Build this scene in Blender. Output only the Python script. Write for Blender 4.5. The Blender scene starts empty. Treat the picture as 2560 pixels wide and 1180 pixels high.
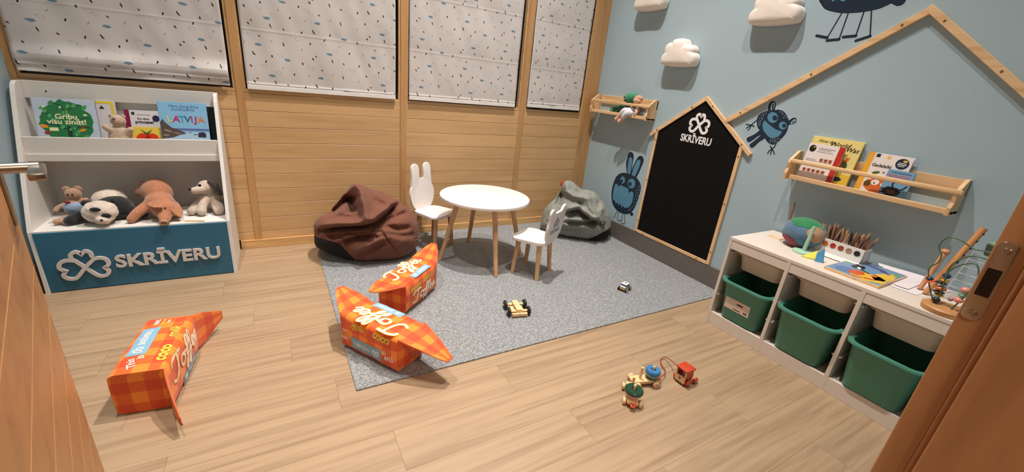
import bpy, bmesh, math, random
from mathutils import Vector, Matrix, noise
random.seed(7)
SC = bpy.context.scene
COL = SC.collection
RAD = math.radians
# ------------------------------------------------------------------ camera
def cam_axes(yaw, pitch, roll):
    f = Vector((math.sin(yaw)*math.cos(pitch), math.cos(yaw)*math.cos(pitch), math.sin(pitch)))
    r = Vector((math.cos(yaw), -math.sin(yaw), 0)); u = r.cross(f)
    c, s = math.cos(roll), math.sin(roll)
    return c*r+s*u, -s*r+c*u, f
cam = bpy.data.cameras.new('camera'); camo = bpy.data.objects.new('camera', cam); COL.objects.link(camo)
_r, _u, _f = cam_axes(RAD(31.3045), RAD(-20.375), RAD(5.9548))
camo.matrix_world = Matrix(((_r.x,_u.x,-_f.x,-2.69298),(_r.y,_u.y,-_f.y,-3.15786),(_r.z,_u.z,-_f.z,1.25445),(0,0,0,1)))
cam.sensor_width = 36; cam.lens = 1016.954/2560*36; cam.clip_start = 0.02
SC.camera = camo
# ------------------------------------------------------------------ world, lamps, exposure
w = bpy.data.worlds.new('world'); SC.world = w; w.use_nodes = True
w.node_tree.nodes['Background'].inputs[0].default_value = (0.9,0.85,0.8,1)
w.node_tree.nodes['Background'].inputs[1].default_value = 0.01
WARM = (1.0,0.92,0.85)
def spot(x, y, power, size=84, blend=1.0, z=4.80, r=0.04, color=WARM):
    l = bpy.data.lights.new('ceiling_spot','SPOT'); l.energy = power; l.spot_size = RAD(size); l.spot_blend = blend
    l.shadow_soft_size = r; l.color = color
    o = bpy.data.objects.new('ceiling_spot', l); COL.objects.link(o); o.location = (x,y,z); return o
spot(-1.50,-1.00, 850); spot(-1.50,-2.20, 345)          # hall spots high above the room
spot(-3.15,-1.35, 430,62); spot(-1.25,-0.30, 70)
hall = bpy.data.lights.new('hall_lamp','AREA'); hall.energy = 33; hall.size = 0.5; hall.color = (1,0.80,0.60)
hallo = bpy.data.objects.new('hall_lamp', hall); COL.objects.link(hallo); hallo.location = (-2.3,-4.1,2.5)
SC.view_settings.view_transform = 'Standard'; SC.view_settings.look = 'None'
SC.view_settings.exposure = 0.0; SC.view_settings.gamma = 1.0; SC.view_settings.use_curve_mapping = False
# ------------------------------------------------------------------ colour + material helpers
def lin(c):
    c = c/255.0
    return c/12.92 if c <= 0.04045 else ((c+0.055)/1.055)**2.4
def rgb(r, g, b): return (lin(r), lin(g), lin(b), 1)
MATS = {}
class NM:
    def __init__(s, name):
        s.m = bpy.data.materials.new(name); s.m.use_nodes = True; s.t = s.m.node_tree
        s.b = s.t.nodes['Principled BSDF']
    def n(s, typ, ins=None, **kw):
        nd = s.t.nodes.new(typ)
        for k, v in kw.items(): setattr(nd, k, v)
        for k, v in (ins or {}).items():
            if isinstance(v, bpy.types.NodeSocket): s.t.links.new(v, nd.inputs[k])
            else: nd.inputs[k].default_value = v
        return nd
    def math(s, op, a, b=None, c=None, clamp=False):
        nd = s.t.nodes.new('ShaderNodeMath'); nd.operation = op; nd.use_clamp = clamp
        for i, v in enumerate((a, b, c)):
            if v is None: continue
            if isinstance(v, bpy.types.NodeSocket): s.t.links.new(v, nd.inputs[i])
            else: nd.inputs[i].default_value = v
        return nd.outputs[0]
    def mix(s, fac, a, b, blend='MIX'):
        nd = s.t.nodes.new('ShaderNodeMix'); nd.data_type = 'RGBA'; nd.blend_type = blend
        for k, v in ((0,fac),(6,a),(7,b)):
            if isinstance(v, bpy.types.NodeSocket): s.t.links.new(v, nd.inputs[k])
            else: nd.inputs[k].default_value = v
        return nd.outputs[2]
    def ramp(s, fac, stops):
        nd = s.t.nodes.new('ShaderNodeValToRGB'); s.t.links.new(fac, nd.inputs[0])
        el = nd.color_ramp.elements
        while len(el) < len(stops): el.new(0.5)
        for e, (p, c) in zip(el, stops): e.position = p; e.color = c
        return nd.outputs[0]
    def set(s, **kw):
        for k, v in kw.items():
            k = {'base':'Base Color','rough':'Roughness','metal':'Metallic','normal':'Normal','spec':'Specular IOR Level','sheen':'Sheen Weight','trans':'Transmission Weight','alpha':'Alpha','coat':'Coat Weight','ior':'IOR'}[k]
            if isinstance(v, bpy.types.NodeSocket): s.t.links.new(v, s.b.inputs[k])
            else: s.b.inputs[k].default_value = v
    def bump(s, h, strength=0.3, dist=0.01):
        return s.n('ShaderNodeBump', {'Height':h,'Strength':strength,'Distance':dist}).outputs[0]
def flat(name, c, rough=0.5, var=0.06, scale=30.0, bump=0.0, bscale=200.0, metal=0.0, spec=0.5, coat=0.0, sheen=0.0):
    if name in MATS: return MATS[name]
    k = NM(name); tc = k.n('ShaderNodeTexCoord').outputs['Object']
    nz = k.n('ShaderNodeTexNoise', {'Vector':tc,'Scale':scale,'Detail':3.0}).outputs[0]
    col = rgb(*c)
    lo = tuple(x*(1-var) for x in col[:3])+(1,); hi = tuple(min(1,x*(1+var)) for x in col[:3])+(1,)
    k.set(base=k.ramp(nz, [(0.3,lo),(0.7,hi)]), rough=rough, metal=metal, spec=spec, coat=coat, sheen=sheen)
    if bump:
        b = k.n('ShaderNodeTexNoise', {'Vector':tc,'Scale':bscale,'Detail':3.0}).outputs[0]
        k.set(normal=k.bump(b, bump, 0.003))
    MATS[name] = k.m; return k.m
def wood(name, c, dark, axis=0, rough=0.45, stretch=14.0, scale=3.0, var=0.10, blotch=0.25, grain=0.6, coords='world', coat=0.0):
    if name in MATS: return MATS[name]
    k = NM(name)
    pos = k.n('ShaderNodeNewGeometry').outputs['Position'] if coords == 'world' else k.n('ShaderNodeTexCoord').outputs['Object']
    rnd = k.n('ShaderNodeObjectInfo').outputs['Random']
    off = k.n('ShaderNodeCombineXYZ', {0:k.math('MULTIPLY',rnd,17.0),1:k.math('MULTIPLY',rnd,31.0),2:k.math('MULTIPLY',rnd,23.0)}).outputs[0]
    p = k.n('ShaderNodeVectorMath', {0:pos,1:off}, operation='ADD').outputs[0]
    sc = [scale*stretch]*3; sc[axis] = scale
    mp = k.n('ShaderNodeVectorMath', {0:p,1:tuple(sc)}, operation='MULTIPLY').outputs[0]
    g = k.n('ShaderNodeTexNoise', {'Vector':mp,'Scale':1.0,'Detail':6.0,'Roughness':0.6,'Distortion':0.4}).outputs[0]
    bsc = [4.0]*3; bsc[axis] = 1.8
    bp = k.n('ShaderNodeVectorMath', {0:p,1:tuple(bsc)}, operation='MULTIPLY').outputs[0]
    bl = k.n('ShaderNodeTexNoise', {'Vector':bp,'Scale':2.0,'Detail':3.0}).outputs[0]
    col = k.ramp(g, [(0.25,rgb(*dark)),(0.25+0.35*grain+0.05,rgb(*c)),(0.9,rgb(*[min(255,x*1.06) for x in c]))])
    col = k.mix(k.math('MULTIPLY', k.math('SUBTRACT',bl,0.42,clamp=True), blotch*4, clamp=True), col, rgb(*[x*0.8+d*0.15 for x, d in zip(c,dark)]))
    v = k.math('ADD', k.math('MULTIPLY',rnd,2*var), 1-var)
    hsv = k.n('ShaderNodeHueSaturation', {'Color':col,'Value':v}).outputs[0]
    k.set(base=hsv, rough=rough, normal=k.bump(g, 0.12, 0.002), coat=coat)
    MATS[name] = k.m; return k.m
# ------------------------------------------------------------------ mesh helpers
class Fr:
    """a frame: origin + right, up, normal"""
    def __init__(s, o=(0,0,0), r=(1,0,0), u=(0,0,1)):
        s.o = Vector(o); s.r = Vector(r).normalized(); u = Vector(u); s.n = s.r.cross(u).normalized(); s.u = s.n.cross(s.r)
    def __call__(s, a, b, c=0.0): return s.o+a*s.r+b*s.u+c*s.n
    def at(s, a, b, c=0.0): f = Fr(); f.o, f.r, f.u, f.n = s(a,b,c), s.r, s.u, s.n; return f
    def rot(s, ang): # rotate in plane
        f = Fr(); f.o = s.o.copy(); c, q = math.cos(ang), math.sin(ang); f.r = c*s.r+q*s.u; f.u = -q*s.r+c*s.u; f.n = s.n; return f
    def tilt(s, ang): # lean about right axis
        f = Fr(); f.o = s.o.copy(); f.r = s.r; c, q = math.cos(ang), math.sin(ang); f.u = c*s.u-q*s.n; f.n = c*s.n+q*s.u; return f
WORLD = Fr((0,0,0),(1,0,0),(0,1,0))
class MB:
    def __init__(s): s.v = []; s.f = []
    def add(s, vs, fs):
        k = len(s.v); s.v += [tuple(p) for p in vs]; s.f += [tuple(i+k for i in f) for f in fs]; return s
    def box(s, lo, hi, fr=None):
        fr = fr or WORLD
        (x0,y0,z0),(x1,y1,z1) = lo, hi
        vs = [fr(x,y,z) for z in (z0,z1) for y in (y0,y1) for x in (x0,x1)]
        return s.add(vs, [(0,2,3,1),(4,5,7,6),(0,1,5,4),(2,6,7,3),(0,4,6,2),(1,3,7,5)])
    def rbox(s, lo, hi, r=0.004, fr=None, seg=2):
        fr = fr or WORLD
        bm = bmesh.new(); bmesh.ops.create_cube(bm, size=1.0)
        d = [b-a for a, b in zip(lo,hi)]; c = [(a+b)/2 for a, b in zip(lo,hi)]
        for v in bm.verts: v.co = Vector([v.co[i]*d[i]+c[i] for i in range(3)])
        bmesh.ops.bevel(bm, geom=bm.edges[:], offset=min(r, min(d)*0.49), segments=seg, affect='EDGES', profile=0.5)
        return s.bm(bm, fr)
    def bm(s, bm, fr=None):
        fr = fr or WORLD; bm.verts.index_update()
        s.add([fr(*v.co) for v in bm.verts], [[v.index for v in f.verts] for f in bm.faces]); bm.free(); return s
    def prism(s, pts, c0, c1, fr=None):
        fr = fr or WORLD; n = len(pts)
        ar = sum(pts[i][0]*pts[(i+1)%n][1]-pts[(i+1)%n][0]*pts[i][1] for i in range(n))
        if ar < 0: pts = pts[::-1]
        vs = [fr(a,b,c0) for a, b in pts]+[fr(a,b,c1) for a, b in pts]
        fs = [tuple(range(n-1,-1,-1)), tuple(range(n,2*n))]+[(i,(i+1)%n,n+(i+1)%n,n+i) for i in range(n)]
        return s.add(vs, fs)
    def bprism(s, pts, c0, c1, r, fr=None, seg=2):
        fr = fr or WORLD; n = len(pts)
        ar = sum(pts[i][0]*pts[(i+1)%n][1]-pts[(i+1)%n][0]*pts[i][1] for i in range(n))
        if ar < 0: pts = pts[::-1]
        bm = bmesh.new()
        lo = [bm.verts.new((a,b,c0)) for a, b in pts]; hi = [bm.verts.new((a,b,c1)) for a, b in pts]
        bm.faces.new(lo[::-1]); bm.faces.new(hi)
        for i in range(n): bm.faces.new((lo[i],lo[(i+1)%n],hi[(i+1)%n],hi[i]))
        es = [e for e in bm.edges if abs(e.verts[0].co.z-e.verts[1].co.z) < 1e-6]
        bmesh.ops.bevel(bm, geom=es, offset=r, segments=seg, affect='EDGES', profile=0.5, clamp_overlap=True)
        return s.bm(bm, fr)
    def flatpoly(s, pts, c, fr=None):
        fr = fr or WORLD; n = len(pts)
        ar = sum(pts[i][0]*pts[(i+1)%n][1]-pts[(i+1)%n][0]*pts[i][1] for i in range(n))
        if ar < 0: pts = pts[::-1]
        return s.add([fr(a,b,c) for a, b in pts], [tuple(range(n))])
    def ring(s, path, rs, n=10, cap=True, closed=False):
        """tube along 3d path, radius list"""
        P = [Vector(p) for p in path]; m = len(P)
        if not isinstance(rs, (list,tuple)): rs = [rs]*m
        up = None; vs = []; fs = []
        for i in range(m):
            t = (P[min(i+1,m-1)]-P[max(i-1,0)]) if not closed else (P[(i+1)%m]-P[i-1])
            t.normalize()
            if up is None:
                up = t.orthogonal().normalized()
            up = (up-t*up.dot(t)).normalized(); sd = t.cross(up)
            for j in range(n):
                a = 2*math.pi*j/n; vs.append(P[i]+rs[i]*(math.cos(a)*up+math.sin(a)*sd))
        for i in range(m if closed else m-1):
            for j in range(n):
                a, b = i*n+j, i*n+(j+1)%n; k = (i+1)%m
                fs.append((a,b,k*n+(j+1)%n,k*n+j))
        if cap and not closed:
            fs.append(tuple(range(n-1,-1,-1))); fs.append(tuple((m-1)*n+j for j in range(n)))
        return s.add(vs, fs)
    def cyl(s, p0, p1, r0, r1=None, n=16): return s.ring([p0,p1], [r0, r0 if r1 is None else r1], n)
    def lathe(s, prof, fr=None, n=24, cap=True):
        """prof: (radius, height along normal)"""
        fr = fr or WORLD; m = len(prof); vs = []; fs = []
        for r, h in prof:
            for j in range(n):
                a = 2*math.pi*j/n; vs.append(fr(r*math.cos(a), r*math.sin(a), h))
        for i in range(m-1):
            for j in range(n): fs.append((i*n+j,i*n+(j+1)%n,(i+1)*n+(j+1)%n,(i+1)*n+j))
        if cap: fs.append(tuple(range(n-1,-1,-1))); fs.append(tuple((m-1)*n+j for j in range(n)))
        return s.add(vs, fs)
    def ell(s, c, r, fr=None, nu=24, nv=14, nz=0.0, ns=20.0):
        """ellipsoid; r in frame axes; nz = noise amplitude"""
        fr = fr or WORLD; c = Vector(c); vs = []; fs = []
        for i in range(nv+1):
            th = math.pi*i/nv
            for j in range(nu):
                ph = 2*math.pi*j/nu
                d = Vector((math.sin(th)*math.cos(ph), math.sin(th)*math.sin(ph), math.cos(th)))
                p = c+fr.r*(d.x*r[0])+fr.u*(d.y*r[1])+fr.n*(d.z*r[2])
                if nz: p = p+(p-c).normalized()*nz*noise.noise(p*ns)
                vs.append(p)
        for i in range(nv):
            for j in range(nu): fs.append((i*nu+j,(i+1)*nu+j,(i+1)*nu+(j+1)%nu,i*nu+(j+1)%nu))
        return s.add(vs, fs)
    def ribbon(s, pts, w, c0, c1, fr=None, closed=False):
        """flat stroke of width w along 2d points with round-ish ends"""
        P = [Vector(p) for p in pts]; m = len(P); L = []; R = []
        for i in range(m):
            a = P[i-1] if (i > 0 or closed) else None; b = P[(i+1)%m] if (i < m-1 or closed) else None
            d1 = (P[i]-a).normalized() if a is not None else (b-P[i]).normalized()
            d2 = (b-P[i]).normalized() if b is not None else d1
            t = (d1+d2); t = t.normalized() if t.length > 1e-6 else d1
            nn = Vector((-t.y,t.x)); k = 1/max(0.5, nn.dot(Vector((-d1.y,d1.x))))
            L.append(P[i]+nn*w/2*k); R.append(P[i]-nn*w/2*k)
        fr = fr or WORLD; vs = []; fs = []
        for l, r in zip(L,R): vs += [fr(l.x,l.y,c1), fr(r.x,r.y,c1), fr(l.x,l.y,c0), fr(r.x,r.y,c0)]
        for i in range(m if closed else m-1):
            a = 4*i; b = 4*((i+1)%m)
            fs += [(a,a+1,b+1,b),(a,b,b+2,a+2),(a+1,a+3,b+3,b+1)]
        if not closed: fs += [(0,2,3,1),(4*m-4,4*m-3,4*m-1,4*m-2)]
        s.add(vs, fs)
        if not closed:
            for q, o in ((P[0],P[1]),(P[-1],P[-2])):
                s.flatpoly([(q.x+w/2*math.cos(t), q.y+w/2*math.sin(t)) for t in [2*math.pi*i/10 for i in range(10)]], c1-1e-5, fr)
        return s
    def text(s, body, size, fr, c=0.0, ext=0.0, bold=0.0, shear=0.0, align='CENTER', width=None, space=1.0):
        cu = bpy.data.curves.new('lettering','FONT'); cu.body = body; cu.size = size; cu.extrude = ext/2; cu.offset = bold
        cu.shear = shear; cu.align_x = align; cu.align_y = 'CENTER'; cu.resolution_u = 3; cu.space_character = space
        ob = bpy.data.objects.new('lettering', cu); me = bpy.data.meshes.new_from_object(ob)
        k = 1.0
        if width and len(me.vertices):
            xs = [v.co.x for v in me.vertices]; k = width/(max(xs)-min(xs))
        s.add([fr(v.co.x*k, v.co.y, v.co.z+c+ext/2) for v in me.vertices], [tuple(p.vertices) for p in me.polygons])
        bpy.data.objects.remove(ob); bpy.data.curves.remove(cu); bpy.data.meshes.remove(me); return s
    def build(s, name, mat, parent=None, smooth=None, base=None):
        """link as one object; base = origin in world coordinates (defaults to the bottom centre)"""
        if parent is not None and base is None: base = Vector(parent.get('_base', (0,0,0)))
        if base is None:
            xs, ys, zs = zip(*s.v); base = Vector(((min(xs)+max(xs))/2,(min(ys)+max(ys))/2,min(zs)))
        base = Vector(base)
        me = bpy.data.meshes.new(name)
        me.from_pydata([(p[0]-base.x,p[1]-base.y,p[2]-base.z) for p in s.v], [], s.f); me.update()
        if smooth:
            for p in me.polygons: p.use_smooth = True
            if smooth is not True: me.set_sharp_from_angle(angle=RAD(smooth))
        me.materials.append(mat)
        o = bpy.data.objects.new(name, me); COL.objects.link(o)
        if parent is None: o.location = base
        else: o.parent = parent; pb = Vector(parent.get('_base',(0,0,0))); o.location = base-pb
        o['_base'] = tuple(base)
        return o
def tag(o, label, cat, group=None):
    o['label'] = label; o['category'] = cat
    if group: o['group'] = group
    return o
def thing(name, label, cat, base, group=None):
    o = bpy.data.objects.new(name, None); COL.objects.link(o); o.location = base; o['_base'] = tuple(base); o.empty_display_size = 0.05
    return tag(o, label, cat, group)
def struct(o, label=None):
    o['kind'] = 'structure'
    if label: o['label'] = label
    return o
def catmull(pts, k=6, closed=False):
    P = [Vector(p) for p in pts]; n = len(P); out = []
    for i in range(n if closed else n-1):
        p0 = P[i-1] if (i > 0 or closed) else P[0]; p1 = P[i]; p2 = P[(i+1)%n]; p3 = P[(i+2)%n] if (i < n-2 or closed) else P[-1]
        for j in range(k):
            t = j/k
            out.append(0.5*((2*p1)+(p2-p0)*t+(2*p0-5*p1+4*p2-p3)*t*t+(3*p1-p0-3*p2+p3)*t**3))
    if not closed: out.append(P[-1])
    return out
def clover(mb, fr, size, w, c0, c1):
    """three-hearted clover emblem drawn as one stroke"""
    top = catmull([(0.40,0.62),(0.36,0.86),(0.18,0.97),(0.0,0.80)],5)
    top += catmull([(0.0,0.80),(-0.20,0.97),(-0.42,0.84),(-0.42,0.58),(-0.30,0.42)],5)[1:]
    top += [(0.0,0.0)]
    top += catmull([(0.30,-0.42),(0.52,-0.62),(0.80,-0.58),(0.93,-0.36),(0.80,-0.12)],5)
    top += catmull([(0.80,-0.12),(1.0,0.08),(0.93,0.38),(0.66,0.50),(0.42,0.44)],5)[1:]
    first = list(top); top = [top[-1], (0.0,0.0)]
    top += catmull([(-0.30,-0.42),(-0.52,-0.62),(-0.80,-0.58),(-0.93,-0.36),(-0.80,-0.12)],5)
    top += catmull([(-0.80,-0.12),(-1.0,0.08),(-0.93,0.38),(-0.66,0.50),(-0.40,0.46)],5)[1:]
    for st, dc in ((first,0.0),(top,0.0004)):
        mb.ribbon([(p[0]*size,p[1]*size) for p in st], w, c0, c1+dc, fr)
RW = Fr((0,0,0),(0,-1,0),(0,0,1))     # right wall: a = -y, b = z, normal into the room
BW = Fr((0,0,0),(1,0,0),(0,0,1))      # back wall: a = x, b = z
FL = Fr((0,0,0),(1,0,0),(0,1,0))
def HF(x, y, az, z=0.0):
    """upright object frame: r = to the right of heading, u = heading, n = up"""
    a = RAD(az); return Fr((x,y,z),(math.cos(a),-math.sin(a),0),(math.sin(a),math.cos(a),0))
RABBIT={'dark': [[(0.4236, 0.4369), (0.4272, 0.4804), (0.444, 0.5477), (0.4813, 0.591), (0.5327, 0.613), (0.6052, 0.6196), (0.6696, 0.6148), (0.7211, 0.5878), (0.754, 0.5568), (0.7636, 0.5134), (0.7612, 0.4599), (0.7501, 0.3896), (0.731, 0.3292), (0.6978, 0.2841), (0.648, 0.2611), (0.5824, 0.2543), (0.5078, 0.2741), (0.4624, 0.3111), (0.4339, 0.3679)], [(0.5697, 0.6148), (0.5359, 0.6975), (0.5387, 0.7444), (0.5389, 0.7772), (0.5551, 0.8011), (0.5812, 0.8046), (0.6033, 0.7893), (0.6135, 0.7591), (0.6153, 0.714), (0.6215, 0.6101), (0.5932, 0.5968)], [(0.624, 0.6173), (0.6238, 0.6831), (0.6421, 0.7454), (0.6658, 0.7853), (0.6932, 0.795), (0.7194, 0.783), (0.7302, 0.7537), (0.7212, 0.7106), (0.704, 0.6489), (0.6831, 0.5982), (0.6479, 0.5964)], [(0.7391, 0.2905), (0.7395, 0.2855), (0.738, 0.2804), (0.7349, 0.2757), (0.7304, 0.2718), (0.7249, 0.2692), (0.719, 0.2681), (0.7132, 0.2686), (0.7081, 0.2707), (0.7043, 0.2741), (0.7021, 0.2786), (0.7017, 0.2836), (0.7032, 0.2887), (0.7063, 0.2934), (0.7109, 0.2973), (0.7164, 0.2998), (0.7223, 0.3009), (0.7281, 0.3004), (0.7331, 0.2983), (0.7369, 0.2949)]], 'blue': [[(0.5753, 0.6181), (0.5655, 0.6639), (0.5596, 0.7353), (0.5671, 0.7578), (0.5889, 0.7607), (0.6025, 0.7439), (0.6102, 0.6999), (0.6095, 0.6206)], [(0.6286, 0.6171), (0.6357, 0.6726), (0.6472, 0.7271), (0.662, 0.7526), (0.6857, 0.7606), (0.6981, 0.7471), (0.6969, 0.7053), (0.6793, 0.6432), (0.6671, 0.6076)], [(0.4544, 0.4908), (0.4822, 0.4979), (0.502, 0.4715), (0.5182, 0.498), (0.6227, 0.4894), (0.6375, 0.4525), (0.663, 0.4764), (0.6917, 0.4707), (0.6989, 0.4288), (0.696, 0.3735), (0.6709, 0.3314), (0.6203, 0.3102), (0.6056, 0.329), (0.5879, 0.3059), (0.5655, 0.3346), (0.5479, 0.3094), (0.5311, 0.335), (0.5063, 0.3169), (0.4825, 0.3494), (0.4673, 0.3306), (0.4511, 0.3799), (0.4472, 0.4431)], [(0.564, 0.554), (0.5651, 0.5444), (0.5632, 0.535), (0.5586, 0.5268), (0.5516, 0.5204), (0.5429, 0.5167), (0.5334, 0.5158), (0.5239, 0.5181), (0.5155, 0.5231), (0.509, 0.5306), (0.505, 0.5396), (0.5039, 0.5493), (0.5058, 0.5588), (0.5106, 0.5671), (0.5177, 0.5733), (0.5265, 0.577), (0.536, 0.5776), (0.5453, 0.5753), (0.5536, 0.5702), (0.56, 0.5629)], [(0.6893, 0.5536), (0.6907, 0.5406), (0.6879, 0.5278), (0.6812, 0.5165), (0.6711, 0.5077), (0.6586, 0.5022), (0.6449, 0.5008), (0.6314, 0.5035), (0.6194, 0.5101), (0.6101, 0.52), (0.6045, 0.5322), (0.6031, 0.5454), (0.6061, 0.5584), (0.6131, 0.5698), (0.6235, 0.5784), (0.6361, 0.5836), (0.6497, 0.5848), (0.663, 0.5819), (0.6748, 0.5753), (0.6838, 0.5655)]], 'pupil': [[(0.5412, 0.5402), (0.5416, 0.5357), (0.5404, 0.5312), (0.5377, 0.5272), (0.5338, 0.524), (0.529, 0.5221), (0.5238, 0.5215), (0.5187, 0.5224), (0.5143, 0.5247), (0.5109, 0.5281), (0.5089, 0.5323), (0.5085, 0.5369), (0.5097, 0.5414), (0.5125, 0.5454), (0.5165, 0.5485), (0.5213, 0.5504), (0.5265, 0.5509), (0.5315, 0.55), (0.5359, 0.5478), (0.5393, 0.5444)], [(0.6502, 0.539), (0.6509, 0.533), (0.6497, 0.5271), (0.6467, 0.5219), (0.6423, 0.5178), (0.6367, 0.5154), (0.6306, 0.5148), (0.6246, 0.5162), (0.6193, 0.5193), (0.6151, 0.5239), (0.6126, 0.5295), (0.6119, 0.5356), (0.6132, 0.5416), (0.6162, 0.5468), (0.6207, 0.5508), (0.6263, 0.5531), (0.6324, 0.5537), (0.6383, 0.5523), (0.6436, 0.5492), (0.6477, 0.5446)]], 'fleck': [[(0.7436, 0.5417), (0.7477, 0.5546)], [(0.7365, 0.5201), (0.7408, 0.5331)], [(0.7253, 0.4972), (0.7296, 0.5103)], [(0.7498, 0.5038), (0.754, 0.5168)], [(0.7199, 0.4691), (0.7242, 0.4823)], [(0.7404, 0.4747), (0.7447, 0.4879)], [(0.7186, 0.4418), (0.7229, 0.4551)], [(0.7392, 0.4476), (0.7434, 0.4609)], [(0.7538, 0.4584), (0.758, 0.4716)], [(0.7131, 0.4132), (0.7174, 0.4267)], [(0.7379, 0.4204), (0.7422, 0.4337)], [(0.726, 0.3831), (0.7303, 0.3966)], [(0.7449, 0.3955), (0.7491, 0.4089)], [(0.7288, 0.3567), (0.7331, 0.3702)], [(0.7072, 0.3363), (0.7116, 0.35)], [(0.6845, 0.3189), (0.689, 0.3328)], [(0.6675, 0.2962), (0.6721, 0.3102)], [(0.6923, 0.3074), (0.6967, 0.3213)]], 'line': [[(0.5454, 0.2641), (0.5173, 0.1824)], [(0.5626, 0.2624), (0.5633, 0.1794)], [(0.6181, 0.2586), (0.6165, 0.1828), (0.5782, 0.1793)], [(0.641, 0.2624), (0.6624, 0.1734), (0.6219, 0.163)]]}
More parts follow.
